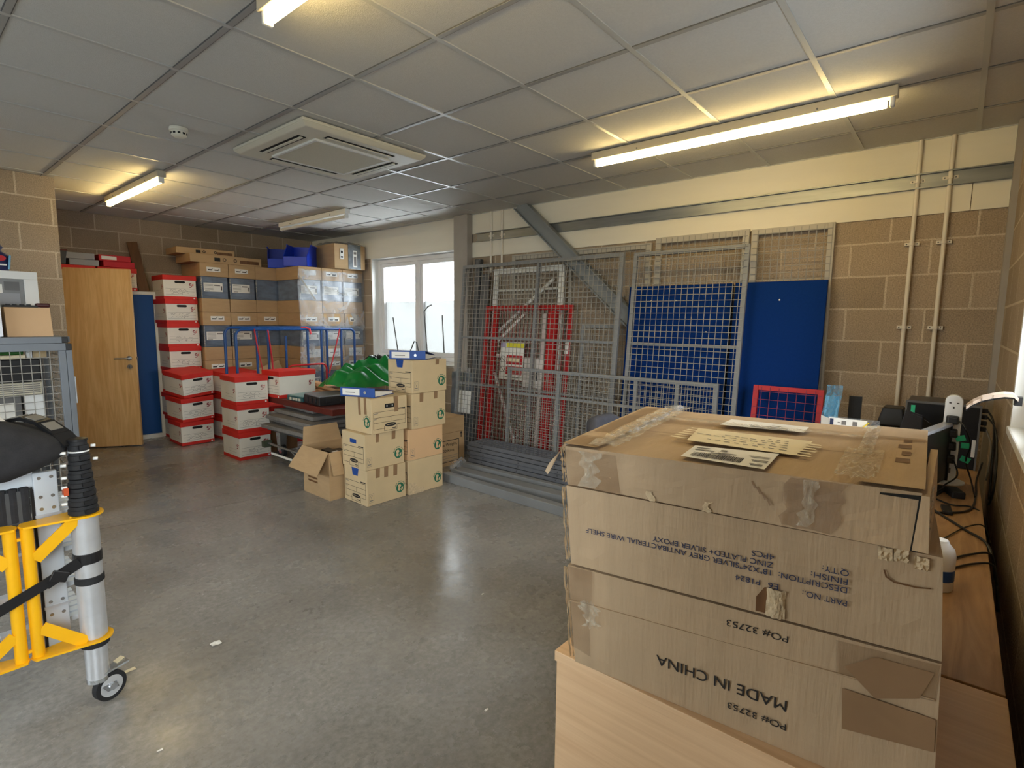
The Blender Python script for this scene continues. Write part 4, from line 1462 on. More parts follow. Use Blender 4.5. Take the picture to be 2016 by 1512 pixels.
def binder(label, loc, rotz, tilt=0.0):
    """lever arch binder lying flat, its spine on the local -x side"""
    t = thing('lever_arch_binder', label, 'binder', loc, rotz, 'blue lever arch binders', rot=(0, tilt, rotz))
    L, W, H = .285, .315, .075
    MB().box((-L / 2, -W / 2, 0), (L / 2, W / 2, .003), M_FOLDB).build('lower_cover', t)
    MB().box((-L / 2, -W / 2, 0), (-L / 2 + .003, W / 2, H), M_FOLDB).build('spine', t)
    MB().hexa([(-L / 2, -W / 2, H - .003), (L / 2, -W / 2, .022), (L / 2, W / 2, .022), (-L / 2, W / 2, H - .003),
               (-L / 2, -W / 2, H), (L / 2, -W / 2, .025), (L / 2, W / 2, .025), (-L / 2, W / 2, H)], M_FOLDB).build('upper_cover', t)
    MB().hexa([(-L / 2 + .02, -W / 2 + .006, .004), (L / 2 - .012, -W / 2 + .006, .004), (L / 2 - .012, W / 2 - .006, .004), (-L / 2 + .02, W / 2 - .006, .004),
               (-L / 2 + .02, -W / 2 + .006, .05), (L / 2 - .012, -W / 2 + .006, .018), (L / 2 - .012, W / 2 - .006, .018), (-L / 2 + .02, W / 2 - .006, .05)], M_WPAPER).build('paper_block', t)
    s = MB()
    s.quad((-L / 2 - .001, W / 2 - .02, .012), (-L / 2 - .001, -.02, .012), (-L / 2 - .001, -.02, H - .012), (-L / 2 - .001, W / 2 - .02, H - .012), M_WPAPER)
    s.quad((-L / 2 - .0016, W / 2 - .05, .03), (-L / 2 - .0016, .02, .03), (-L / 2 - .0016, .02, .036), (-L / 2 - .0016, W / 2 - .05, .036), M_INKG)
    s.build('spine_label', t)
    MB().cyl((-L / 2 - .001, -.07, .036), (1, 0, 0), .012, .004, M_ZINC, 14).build('finger_ring', t)
    return t


binder('blue lever arch binder lying on the topmost left archive box', (2.55, 3.66, .8605), .38)
binder('blue lever arch binder lying on the topmost right archive box', (2.985, 3.61, 1.1385), .55)
t = thing('paper_sheet', 'white paper sheet under the blue binder on the left stack', 'paper', (2.60, 3.60, .8602), .1)
bpy.data.objects.remove(t)
tag(MB().box((2.84, 3.68, 1.1386), (2.93, 3.735, 1.1396), M_WPAPER).build('paper_slip'), 'white paper slip beside the binder on the right stack', 'paper')

# open box of black folders
ob = thing('open_carton', 'open brown carton of black folders beside the left archive stack', 'carton', (2.455, 4.005, 0), -.01)
W, D, H, th = .37, .41, .40, .006
b = MB()
b.box((-W / 2, -D / 2, 0), (W / 2, D / 2, th), M_CARD)
b.box((-W / 2, -D / 2, th), (W / 2, -D / 2 + th, H), M_CARD); b.box((-W / 2, D / 2 - th, th), (W / 2, D / 2, H), M_CARD)
b.box((-W / 2, -D / 2 + th, th), (-W / 2 + th, D / 2 - th, H), M_CARD); b.box((W / 2 - th, -D / 2 + th, th), (W / 2, D / 2 - th, H), M_CARD)
b.build('carton_body', ob)
MB().plate((-W / 2 - .002, D / 2, H), (-W / 2 - .002, -D / 2, H), (-W / 2 - .12, -D / 2 - .02, H - .17), (-W / 2 - .13, D / 2, H - .16), .005, M_CARD).build('side_flap', ob)
MB().plate((-W / 2, -D / 2 - .002, H), (-W / 2 + .10, -D / 2 - .002, H), (W / 2 - .25, -D / 2 - .03, H - .19), (-W / 2 + .02, -D / 2 - .03, H - .19), -.005, M_CARD).build('front_flap', ob)
MB().plate((-W / 2, D / 2 - .003, H), (W / 2, D / 2 - .003, H), (W / 2, D / 2 + .07, H + .14), (-W / 2 + .05, D / 2 + .07, H + .14), .005, M_CARD).build('back_flap', ob)
q = MB(); f = Face('left', W, D)
for k in range(2):
    f.rect(q, -.13, .02, .14 - .03 * k, .155 - .03 * k, M_PLANKD)
q.build('faint_print', ob)
for i, (x, y, z, tz) in enumerate(((2.37, 4.01, .30, .08), (2.46, 4.01, .33, -.05), (2.55, 4.01, .31, .02))):
    t = thing('black_folder', 'black folder with a white label in the open carton, %s' % ('nearest the side flap', 'in the middle', 'against the archive stack')[i], 'folder', (x, y, z - .28), 0, 'black folders in the open carton', rot=(0, tz, .0))
    MB().box((-.035, -.15, 0), (.035, .15, .30), M_DARKP).build('case', t, bevel=.003)
    MB().box((-.026, -.1, .3), (.026, -.0, .3012), M_WPAPER).build('white_label', t)

# weight limit carton behind the right stack
t = thing('open_carton', 'brown carton printed with a weight limit, behind the right archive stack', 'carton', (3.64, 4.06, 0), 0)
W, D, H = .46, .38, .49
b = MB()
b.box((-W / 2, -D / 2, 0), (W / 2, D / 2, th), M_CARD)
b.box((-W / 2, -D / 2, th), (W / 2, -D / 2 + th, H), M_CARD); b.box((-W / 2, D / 2 - th, th), (W / 2, D / 2, H), M_CARD)
b.box((-W / 2, -D / 2 + th, th), (-W / 2 + th, D / 2 - th, H), M_CARD); b.box((W / 2 - th, -D / 2 + th, th), (W / 2, D / 2 - th, H), M_CARD)
b.build('carton_body', t)
q = MB(); f = Face('front', W, D)
f.rect(q, -W / 2, W / 2, .335, .338, M_PLANKD)
f.line(q, [(-.22, .04), (-.22, .26), (.15, .26), (.15, .04), (-.22, .04)], .007, M_INK)
f.poly(q, [(.178, .27), (.19, .27), (.19, .31), (.2, .31), (.184, .335), (.168, .31), (.178, .31)], M_INK)
for k in range(3):
    f.rect(q, -.1, .13, .10 - .025 * k, .104 - .025 * k, M_INKG)
q.build('printed_frame', t)
text_mesh('Max Weight,', .042, M_INK, 'printed_lettering', t, (-.13, -D / 2 - .001, .205), (1, 0, 0), (0, 0, 1), width=.25)
text_mesh('20 Kilos', .04, M_INK, 'printed_lettering', t, (-.07, -D / 2 - .001, .145), (1, 0, 0), (0, 0, 1), width=.15)
t = thing('white_tube', 'thin white tube standing in the weight limit carton', 'tube', (3.58, 3.95, .008), 0, None, rot=(0, -.06, 0))
smooth_by_angle(MB().tube([(0, 0, 0), (0, 0, .74), (.0, .0, .78), (.04, 0, .80)], .012, M_WHITE, 10).build('tube', t))

# ------------------------------------------------------------------ the pile on the trolley base
base = thing('platform_trolley', 'low wheeled platform trolley under the stack of grey mats', 'trolley', (3.04, 5.08, 0))
MB().box((-.44, -.40, .30), (.50, .46, .345), M_STEEL_D).build('deck', base, bevel=.004)
for sx in (-.34, .40):
    for sy in (-.30, .36):
        w_ = MB()
        w_.cyl((sx, sy, .075), (1, 0, 0), .075, .035, M_RUBBER, 18)
        w_.cyl((sx, sy, .075), (1, 0, 0), .035, .04, M_ZINC, 14)
        w_.build('wheel', base)
        MB().hexa([(sx - .03, sy - .03, .07), (sx + .03, sy - .03, .07), (sx + .03, sy + .03, .07), (sx - .03, sy + .03, .07),
                   (sx - .04, sy - .045, .30), (sx + .04, sy - .045, .30), (sx + .04, sy + .045, .30), (sx - .04, sy + .045, .30)], M_ZINC).build('castor_fork', base)
random.seed(8)
MATSPEC = [(-.05, -.02, 1.0, .90, .05), (.03, .02, .98, .86, -.04), (-.02, .0, .98, .84, .03), (.05, .05, .92, .78, .0), (.10, .10, .84, .66, -.05)]
z = .3455
for i, (dx, dy, L, Wd, rz) in enumerate(MATSPEC):
    h = .046
    t = thing('foam_mat', 'dusty grey mat, %s of the pile of five on the low trolley' % ('bottom', 'second from bottom', 'middle', 'second from top', 'topmost')[i], 'mat', (3.07 + dx, 5.06 + dy, z), rz, 'grey mats on the trolley')
    mb = MB()
    mb.grid(lambda a, b: ((a - .5) * (L - .02), (b - .5) * (Wd - .02), h - .003 - .004 * random.random()), 14, 10, M_MAT)
    mb.build('upper_face', t, smooth=True)
    MB().box((-L / 2, -Wd / 2, .001), (L / 2, Wd / 2, h - .006), M_MAT).build('slab', t, bevel=.008)
    z += h
t = thing('red_board', 'dark red-brown board lying on the grey mats under the toolbox', 'board', (2.94, 5.03, .577), -.015)
MB().box((-.27, -.66, 0), (.28, .70, .058), M_MAHOG).build('board', t, bevel=.003)
MB().box((.0, -.662, .046), (.26, -.56, .062), M_PINE).build('bare_edge', t)
tb_ = thing('toolbox', 'black plastic toolbox lying on the dark red board', 'toolbox', (2.865, 4.80, .6362), -.10)
MB().box((-.165, -.18, 0), (.18, .17, .082), M_BLACK).build('case', tb_, bevel=.008)
MB().box((-.16, -.175, .082), (.175, .165, .097), mat('lid_grey', (120, 122, 126), .35, spec=.6)).build('lid', tb_, bevel=.006)
for k in range(3):
    MB().box((-.173, -.12 + .09 * k, .02), (-.164, -.07 + .09 * k, .072), M_BLACK).build('catch', tb_, bevel=.003)
for k in range(2):
    MB().box((-.10 + .15 * k, -.188, .025), (-.05 + .15 * k, -.178, .077), M_BLACK).build('catch', tb_, bevel=.003)
t = thing('ring_folder', 'teal grey folder behind the black toolbox on the red board', 'folder', (2.83, 5.14, .6362), .04)
MB().box((-.13, -.15, 0), (.14, .14, .05), M_TEAL).build('case', t, bevel=.004)
MB().box((-.125, -.145, .05), (.135, .135, .058), mat('teal_top', (120, 150, 148), .4)).build('cover', t)
q = MB()
for k in range(4):
    q.box((-.133, -.11 + .055 * k, .008), (-.129, -.075 + .055 * k, .034), M_ACG)
q.build('spine_holes', t)

# timber and green tarpaulin
for i, (p0, p1, wd, h) in enumerate((((3.16, 4.66, .6362), (3.28, 5.98, .6362), .11, .045), ((3.33, 4.55, .58), (3.44, 5.86, .58), .08, .02), ((3.29, 4.66, .60), (3.40, 5.9, .60), .10, .045),
                                     ((3.20, 4.60, .6815), (3.33, 5.94, .6815), .12, .035), ((3.10, 4.95, .7168), (3.30, 5.95, .7168), .09, .03))):
    p0, p1 = Vector(p0), Vector(p1)
    d = p1 - p0
    t = thing('timber_plank', '', 'plank', p0, math.atan2(d.y, d.x), 'timber planks under the green tarpaulin')
    t['label'] = ('pale timber plank resting on the red board beside the toolbox', 'pale timber plank lowest on the right under the green tarpaulin', 'pale timber plank in the middle on the right under the green tarpaulin',
                  'wide pale timber plank directly under the green tarpaulin', 'thin pale timber plank on top, left of the green tarpaulin')[i]
    MB().box((0, -wd / 2, 0), (d.length, wd / 2, h), M_PINE).build('board', t, bevel=.002)
gt = thing('tarpaulin', 'crumpled glossy green tarpaulin lying on the timber behind the archive boxes', 'tarpaulin', (3.36, 4.86, .718))
def rdg(x):
    return 1 - abs(2 * (x - math.floor(x)) - 1)
def tarp(a, b):
    x = -.42 + .86 * a
    y = -.30 + .60 * b
    w1 = .05 * math.sin(7 * b + 2) + .04 * math.sin(11 * a)
    prof = max(0, 1 - ((x - .02) / .46) ** 2) ** .5 * max(0, 1 - (y / .31) ** 2) ** .55
    k = .55 + .28 * rdg(1.6 * a + 1.1 * b + w1) + .22 * rdg(3.3 * b - 1.2 * a + .3 + 2 * w1) + .12 * rdg(5.2 * a + 2.5 * b)
    z_ = .33 * prof * k * (1 + .45 * max(0, x - .1) / .3)
    return (x + .03 * math.sin(9 * b + 4 * a), y + .03 * math.sin(8 * a), z_ + .002)
MB().grid(tarp, 90, 64, M_GREEN).build('folded_sheet', gt, smooth=True)
MB().tube([(-.37 + .03 * k, -.16 + .012 * math.sin(2.2 * k), .085 + .012 * math.cos(1.7 * k)) for k in range(9)], [.03, .05, .06, .062, .056, .06, .05, .045, .02], M_GREEN, 14).build('rolled_edge', gt, smooth=True)
q = MB()
for k in range(14):
    q.tube([(.16 + .02 * math.sin(k), .02, .27), (.16 + .07 * math.sin(k * 2.1), .02 + .05 * math.cos(k * 1.3), .35), (.15 + .12 * math.sin(k * 2.1), .03 + .08 * math.cos(k * 1.3), .33 + .04 * math.sin(k * 3.3))], [.008, .012, .004], M_BLACK, 6)
q.build('black_tie', gt)

# chrome folding legs under the mats
t = thing('folding_legs', 'folded white metal table legs on the floor in front of the low trolley', 'legs', (2.62, 4.70, 0))
q = MB()
q.tube([(-.13, .62, .21), (-.06, .20, .17), (.02, -.12, .13)], .012, M_ZINC, 8)
q.build('leg', t)
q = MB(); q.tube([(-.10, .60, .10), (-.05, .14, .07), (.04, -.2, .02)], .012, M_WHITE, 8); q.build('leg', t)
q = MB(); q.tube([(-.06, .30, .18), (-.045, .05, .05)], .009, M_ZINC, 8); q.build('strut', t)
q = MB(); q.tube([(-.02, .34, .012), (-.05, .12, .16)], .009, M_ZINC, 8); q.build('strut', t)
MB().box((-.17, .60, .17), (-.09, .66, .23), mat('olive_foot', (70, 78, 62), .6)).build('foot', t)

# ------------------------------------------------------------------ blue tube panel trolley and its straps
tr = thing('panel_trolley', 'blue tubular trolley with tall hoop rails in front of the far cartons', 'trolley', (3.3, 6.29, 0))
def hoop(x0, x1, y, zt, inner, nm):
    R_ = .07
    pts = [(x0, y, .22)]
    for k in range(7):
        a = PI - PI / 2 * k / 6
        pts.append((x0 + R_ + R_ * math.cos(a), y, zt - R_ + R_ * math.sin(a)))
    for k in range(7):
        a = PI / 2 - PI / 2 * k / 6
        pts.append((x1 - R_ + R_ * math.cos(a), y, zt - R_ + R_ * math.sin(a)))
    pts.append((x1, y, .22))
    o = MB().tube([(p[0] - 3.3, p[1] - 6.29, p[2]) for p in pts], .0155, M_TUBEB, 10).build(nm, tr)
    smooth_by_angle(o)
    for xi, zz in inner:
        smooth_by_angle(MB().tube([(xi - 3.3, y - 6.29, .22), (xi - 3.3, y - 6.29, zz)], .0145, M_TUBEB, 10).build('upright', tr))
hoop(2.55, 3.82, 6.36, 1.363, ((2.905, 1.35), (3.26, 1.26), (3.74, 1.35)), 'back_hoop')
hoop(2.60, 4.13, 6.20, 1.343, ((2.965, 1.33), (3.46, 1.33), (3.93, 1.33)), 'front_hoop')
dk = MB().box((2.50 - 3.3, -.115, .17), (4.17 - 3.3, .10, .22), M_TUBEB)
dk.build('deck', tr, bevel=.006)
for x in (2.62, 4.05):
    for y in (-.08, .06):
        MB().cyl((x - 3.3, y, .075), (1, 0, 0), .075, .04, M_RUBBER, 18).build('wheel', tr)
        MB().box((x - 3.34, y - .03, .075), (x - 3.26, y + .03, .172), M_ZINC).build('castor_fork', tr)


def strap(label, pts, wd):
    q = MB()
    for a, b_ in zip(pts, pts[1:]):
        q.bar(a, b_, .003, wd, M_PINK, up=(0, 1, 0))
    tag(q.build('strap'), label, 'strap', 'pink straps on the blue trolley')


strap('pink strap hanging left of the other straps on the blue trolley', [(2.80, 6.18, 1.35), (2.83, 6.17, 1.1), (2.90, 6.16, .70)], .03)
strap('pink strap hanging beside the middle blue upright', [(2.955, 6.182, 1.34), (2.99, 6.175, 1.0), (3.0, 6.17, .72)], .04)
strap('pink strap slanting down in front of the wrapped cartons', [(3.90, 6.178, 1.345), (3.82, 6.17, 1.08), (3.72, 6.16, .78)], .026)
tag(MB().tube([(3.40, 6.235, 1.36), (3.44, 6.20, 1.363), (3.48, 6.178, 1.345), (3.49, 6.17, 1.28)], .012, M_PINK, 8).build('strap_knot'), 'pink strap knotted over the top rail of the blue trolley', 'strap')
t = thing('sack_truck', 'red tubular handle of a hand truck behind the white box on the red board', 'hand truck', (3.34, 6.02, 0))
pts = [(-.24, 0, .05), (-.24, 0, .86)] + [(-.18 + .06 * math.cos(PI - PI / 2 * k / 5), 0, .86 + .06 * math.sin(PI - PI / 2 * k / 5)) for k in range(6)] + [(.20 + .06 * math.cos(PI / 2 - PI / 2 * k / 5), 0, .86 + .06 * math.sin(PI / 2 - PI / 2 * k / 5)) for k in range(6)] + [(.26, 0, .05)]
smooth_by_angle(MB().tube(pts, .011, M_RED, 10).build('handle', t))
MB().box((-.25, -.02, 0), (.27, .02, .05), M_RED).build('toe_plate', t)
t = thing('flattened_carton', 'flattened brown carton leaning behind the blue trolley', 'cardboard', (3.06, 6.60, .303), 0, None, rot=(-.22, -.32, 0))
MB().box((-.02, 0, 0), (.46, .012, .52), M_CARD).build('sheet', t)
MB().box((-.02, -.006, .50), (.46, .018, .528), M_CARD).build('folded_edge', t)
tag(MB().box((3.03, 6.52, 0), (3.49, 6.98, .30), M_CARD).build('plain_carton', bevel=.004), 'plain brown carton low down behind the blue trolley', 'carton')

# things on and by the window sill
tag(MB().box((4.44, 5.10, WZ0 + .003), (4.70, 6.02, WZ0 + .028), M_STEEL_D).build('grey_panel', bevel=.002), 'lower dark grey panel lying on the window sill', 'panel')
tag(MB().box((4.47, 5.0, WZ0 + .029), (4.70, 5.96, WZ0 + .048), M_STEEL).build('grey_panel', bevel=.002), 'upper grey panel lying on the window sill', 'panel')
for i, (pts, lb) in enumerate((([(4.60, 5.87, WZ0 + .049), (4.58, 5.95, 1.50)], 'thin metal rod leaning at the left of the window'),
                               ([(4.60, 5.27, WZ0 + .049), (4.575, 5.30, 1.58), (4.57, 5.22, 1.64), (4.57, 5.15, 1.66)], 'thin metal rod with a bent top in front of the window mullion'),
                               ([(4.62, 4.97, WZ0 + .003), (4.60, 4.985, 1.53)], 'thin metal rod standing before the right window pane'),
                               ([(4.56, 5.60, WZ0 + .049), (4.53, 5.45, 1.19), (4.53, 5.40, 1.18), (4.54, 5.36, WZ0 + .049)], 'short bent metal rod above the blue binder on the sill'))):
    o = MB().tube(pts, .0075, M_STEEL, 8).build('metal_rod')
    smooth_by_angle(o)
    tag(o, lb, 'rod', 'metal rods at the window')
#PART4
# ------------------------------------------------------------------ quadrilateral face helper for the big cartons
class QF:
    def __init__(s, bl, br, tr, tl):
        s.c = [Vector(x) for x in (bl, br, tr, tl)]
        s.n = (s.c[1] - s.c[0]).cross(s.c[3] - s.c[0]).normalized()

    def p(s, u_, v_, e=.002):
        a = s.c[0].lerp(s.c[1], u_)
        b = s.c[3].lerp(s.c[2], u_)
        return a.lerp(b, v_) + s.n * e

    def poly(s, mb, uv, m, e=.002):
        mb.add([s.p(a, b, e) for a, b in uv], [tuple(range(len(uv)))], m)

    def strip(s, mb, u0, u1, v0, v1, m, e=.002, nu=8, nv=4, rip=0.0, seed=0):
        rnd = random.Random(seed)
        def fn(a, b):
            uu = u0 + (u1 - u0) * a
            vv = v0 + (v1 - v0) * b
            k = rip * (rnd.random() - .5)
            return s.p(uu + (k if a in (0, 1) else 0), vv + (k if b in (0, 1) else 0), e + rip * .03 * rnd.random())
        mb.grid(fn, nu, nv, m)


def big_carton(label, bot, top, z0, z1, seed, cat='carton'):
    """bot, top: (FL, FR, BR, BL) as (x, y); the front (FL-FR) faces the camera"""
    t = thing('shipping_carton', label, cat, (0, 0, 0), 0, 'big brown cartons on the desk cupboard')
    B = [Vector((x, y, z0)) for x, y in bot]
    Tp = [Vector((x, y, z1)) for x, y in top]
    rnd = random.Random(seed)
    mb = MB()
    def side(a, b, nu, nv, amp):
        q = QF(B[a], B[b], Tp[b], Tp[a])
        def fn(i, j):
            k = 0 if (i in (0, 1) or j in (0, 1)) else amp * (rnd.random() - .5) + amp * .8 * math.sin(7 * i + seed) * math.sin(5 * j + seed)
            return q.p(i, j, k)
        mb.grid(fn, nu, nv, M_CARD_B)
        return q
    fr = side(0, 1, 24, 8, .0022)
    side(1, 2, 6, 4, .001); side(2, 3, 6, 4, .001); side(3, 0, 6, 4, .001)
    tp = QF(Tp[0], Tp[1], Tp[2], Tp[3])
    mb.grid(lambda i, j: tp.p(i, j, 0 if (i in (0, 1) or j in (0, 1)) else .003 * math.sin(6 * i + seed) * math.sin(4 * j)), 12, 10, M_CARD_B)
    mb.quad(B[3], B[2], B[1], B[0], M_CARD_B)
    o = mb.build('carton_body', t)
    wl = o.modifiers.new('weld', 'WELD'); wl.merge_threshold = .0008
    bv = o.modifiers.new('bevel', 'BEVEL'); bv.width = .006; bv.segments = 2; bv.angle_limit = math.radians(50)
    t_side = QF(B[3], B[0], Tp[0], Tp[3])
    return t, fr, tp, t_side


# desks -------------------------------------------------------------
dc = thing('desk_cupboard', 'pale beech desk-high cupboard carrying the big brown cartons', 'cupboard', (.945, -.135, 0))
DX, DY, DZ = .462, .781, .72
MB().box((-.004, -.002, DZ - .025), (DX, DY + .004, DZ), M_BEECH).build('worktop', dc, bevel=.0015)
MB().box((0, 0, .03), (.018, DY, DZ - .026), M_BEECH).build('front_panel', dc)
MB().box((.0185, DY - .018, .03), (DX - .004, DY, DZ - .026), M_BEECH).build('side_panel', dc)
MB().box((.0185, 0, .03), (DX - .004, .018, DZ - .026), M_BEECH).build('side_panel', dc)
MB().box((DX - .022, .0185, .03), (DX - .004, DY - .0185, DZ - .026), M_BEECH).build('back_panel', dc)
MB().box((.03, .03, 0), (DX - .03, DY - .03, .03), M_BLACK).build('plinth', dc)
ld_ = thing('desk', 'long oak desk along the front wall carrying the computers', 'desk', (1.417, -.135, 0))
LX, LY = 2.62, .76
MB().box((0, 0, DZ - .025), (LX, LY, DZ), M_OAK).build('worktop', ld_, bevel=.0015)
for x in (.05, LX / 2, LX - .09):
    MB().box((x, .06, 0), (x + .03, LY - .10, DZ - .025), M_STEEL_D).build('leg', ld_)
MB().box((.08, .10, .30), (LX - .08, .115, DZ - .026), M_OAK).build('modesty_panel', ld_)

# cartons -----------------------------------------------------------
c3, f3, t3, s3_ = big_carton('bottom big carton of the stack of three, printed MADE IN CHINA', ((.937, .592), (.985, -.03), (1.56, .01), (1.485, .665)), ((.915, .602), (1.012, -.022), (1.585, .03), (1.475, .68)), .7205, .9495, 1)
c2, f2, t2, s2_ = big_carton('middle big carton of the stack of three, printed with a wire shelf description', ((.918, .596), (1.013, -.022), (1.585, .03), (1.475, .68)), ((.917, .612), (.998, -.010), (1.585, .03), (1.48, .69)), .9535, 1.1225, 2)
c1, f1, t1, s1_ = big_carton('top big carton of the stack of three, with labels and tape on its lid', ((.917, .609), (.982, .030), (1.585, .035), (1.48, .69)), ((.903, .608), (1.014, .022), (1.60, .040), (1.478, .697)), 1.1265, 1.211, 3)

def on_face(f, Yv, zv):
    """(u, v) of the point of face f at world y and z"""
    u_, v_ = .5, .5
    for _ in range(20):
        p = f.p(u_, v_, 0)
        du = f.p(u_ + .01, v_, 0) - p
        dv = f.p(u_, v_ + .01, 0) - p
        a, b, c, d = du.y, dv.y, du.z, dv.z
        det = a * d - b * c
        ey, ez = Yv - p.y, zv - p.z
        u_ += .01 * (d * ey - b * ez) / det
        v_ += .01 * (-c * ey + a * ez) / det
    return u_, v_


def face_text(f, body, y0, z0, y1, cap, m, parent):
    """upside-down print: starts at world y0 on the right and runs to y1 on the left, letters hanging below z0"""
    o = f.p(*on_face(f, y0, z0), .0022)
    q = f.p(*on_face(f, y1, z0), .0022)
    x = (q - o)
    up = f.n.cross(x.normalized())
    t = text_mesh(body, cap / .69, m, 'printed_lettering', parent, o, x, up, width=x.length, depth=.0006)
    t.name = 'printed_lettering'
    return t


rows = ((1.070, ("Q'TY:", .104, .141), ('4PCS', .213, .249)),
        (1.055, ('FINISH:', .104, .156), ('ZINC PLATED+ SILVER EPOXY', .214, .424)),
        (1.0405, ('DESCRIPTION:', .104, .204), ('18"X24"SILVER GREY ANTIBACTERIAL WIRE SHELF', .214, .560)),
        (1.0175, ('PART NO.:', .103, .167), ('P1824', .232, .272)))
for z_, a_, b_ in rows:
    for s_, ya, yb in (a_, b_):
        face_text(f2, s_, ya, z_, yb, .0098, M_INKB, c2)
face_text(f2, 'E6', .203, 1.0175, .219, .0098, M_INKB, c2)
face_text(f3, 'PO# 32753', .182, .928, .282, .0125, M_INK, c3)
face_text(f3, 'MADE IN CHINA', .175, .812, .406, .0215, M_INK, c3)
face_text(f3, 'PO# 32753', .174, .770, .271, .0125, M_INK, c3)

# fold line, tape patches and tears
def fpatch(f, pts, m, e=.0026, name=None, par=None):
    mb = MB()
    f.poly(mb, [on_face(f, y, z) for y, z in pts], m, e)
    return mb.build(name, par)


mb = MB()
a0, a1 = on_face(f3, .600, .869), on_face(f3, -.018, .893)
for i in range(24):
    k0, k1 = i / 24, (i + 1) / 24
    u0, v0 = a0[0] + (a1[0] - a0[0]) * k0, a0[1] + (a1[1] - a0[1]) * k0
    u1, v1 = a0[0] + (a1[0] - a0[0]) * k1, a0[1] + (a1[1] - a0[1]) * k1
    p0, p1 = f3.p(u0, v0, .001), f3.p(u1, v1, .001)
    mb.bar(p0, p1, .0035, .003, M_CARD_B)
mb.build('flap_edge', c3)
fpatch(f3, [(.602, .868), (.585, .868), (.548, .872), (.545, .95), (.602, .949)], M_TAPE, .0028, 'packing_tape', c3)
fpatch(f3, [(.60, .76), (.598, .867), (.555, .870), (.552, .75)], M_TAPE, .003, 'packing_tape', c3)
fpatch(f3, [(.115, .945), (.11, .888), (.02, .889), (-.018, .892), (-.02, .948)], M_TAPE, .0028, 'packing_tape', c3)
fpatch(f3, [(.06, .935), (.10, .905), (.055, .868), (.0, .890), (-.015, .935)], M_TAPE_D, .0034, 'packing_tape', c3)
fpatch(f3, [(.10, .868), (.095, .80), (-.024, .815), (-.022, .865)], M_TAPE_D, .003, 'packing_tape', c3)
random.seed(9)
q = MB()
f3.strip(q, .055, .10, .45, .70, M_CLEAR, .006, 8, 10, .05, 3)
q.build('loose_clear_tape', c3)
# torn handle on the middle carton
q = MB()
def tear(a, b):
    y = .222 - .030 * a
    z = .9555 + .053 * b
    u_, v_ = on_face(f2, y, z)
    return f2.p(u_, v_, .003 + .006 * math.sin(PI * a) + .003 * math.sin(19 * a + 7 * b))
q.grid(tear, 8, 10, M_CARD_IN)
q.build('torn_flap', c2, smooth=True)
fpatch(f2, [(.238, .958), (.238, .985), (.226, 1.006), (.220, 1.008), (.223, .958)], M_PLANKD, .002, 'torn_hole', c2)
for (yy, zz) in ((.04, 1.115), (.015, 1.108), (.06, 1.112)):
    q = MB()
    u_, v_ = on_face(f2, yy, zz)
    rnd = random.Random(int(yy * 1000))
    q.grid(lambda a, b: f2.p(u_ + .03 * (a - .5), v_ + .12 * (b - .5), .002 + .006 * rnd.random()), 5, 4, M_CARD_IN)
    q.build('torn_edge', c2)
fpatch(f2, [(.058, 1.085), (.055, 1.075), (.045, 1.069), (.018, 1.068), (.0, 1.071), (.0, 1.069), (.018, 1.0655), (.046, 1.0665), (.057, 1.073), (.0605, 1.085)], M_PLANKD, .0022, 'crease', c2)
# ragged layered edges at the left ends of the stack
for par, f, sd in ((c1, s1_, 1), (c2, s2_, 2), (c3, s3_, 3)):
    q = MB()
    rnd = random.Random(sd)
    for k in range(2):
        q.grid(lambda a, b: f.p(.985 + .012 * a, .03 + .94 * b, .004 + .006 * k + .004 * rnd.random()), 2, 14, M_CARD_IN)
    q.build('corrugated_edge', par)
# lid of the top carton: centre seam, end flaps, tape, labels
q = MB()
def tpz(x, y):
    """(u, v) on the lid for world x, y"""
    u_, v_ = .5, .5
    for _ in range(20):
        p = t1.p(u_, v_, 0)
        du = t1.p(u_ + .01, v_, 0) - p
        dv = t1.p(u_, v_ + .01, 0) - p
        det = du.x * dv.y - dv.x * du.y
        ex, ey = x - p.x, y - p.y
        u_ += .01 * (dv.y * ex - dv.x * ey) / det
        v_ += .01 * (-du.y * ex + du.x * ey) / det
    return u_, v_


def lid_poly(pts, m, e, name, par=c1):
    mb = MB()
    t1.poly(mb, [tpz(x, y) for x, y in pts], m, e)
    return mb.build(name, par)


t1.strip(q, .12, .86, .398, .404, M_PLANKD, .0032, 12, 1)
q.build('lid_seam', c1)
q = MB()
t1.strip(q, -.01, .115, .0, 1.0, M_CARD_B, .0055, 4, 10, .0)
q.build('end_flap', c1)
q = MB()
t1.strip(q, .855, 1.005, .0, 1.0, M_CARD_B, .0065, 4, 10, .0)
q.build('end_flap', c1)
q = MB()
t1.strip(q, .0, .13, .0, .16, M_TAPE, .0072, 8, 4, .01, 1)
q.build('packing_tape', c1)
q = MB()
t1.strip(q, .0, .06, .25, .95, M_TAPE, .0066, 3, 10, .01, 2)
q.build('packing_tape', c1)
q = MB()
t1.strip(q, .10, 1.0, .69, .76, M_TAPE, .008, 20, 2, .01, 3)
q.build('packing_tape', c1)
def crinkle(u0, u1, v0, v1, nu, nv, amp, seed, e=.009, m=M_CLEAR):
    rnd = random.Random(seed)
    mb = MB()
    def fn(a, b):
        return t1.p(u0 + (u1 - u0) * a, v0 + (v1 - v0) * b, e + amp * rnd.random())
    mb.grid(fn, nu, nv, m)
    return mb
crinkle(.085, .185, .0, 1.0, 10, 40, .007, 4).build('clear_tape', c1)
crinkle(.135, .165, .25, 1.0, 3, 30, .012, 8, m=M_SHRINK).build('clear_tape', c1)  # extra milky streak painted in as the highlight on the tape below
crinkle(.80, .90, -.0, .42, 14, 20, .006, 5).build('clear_tape', c1)
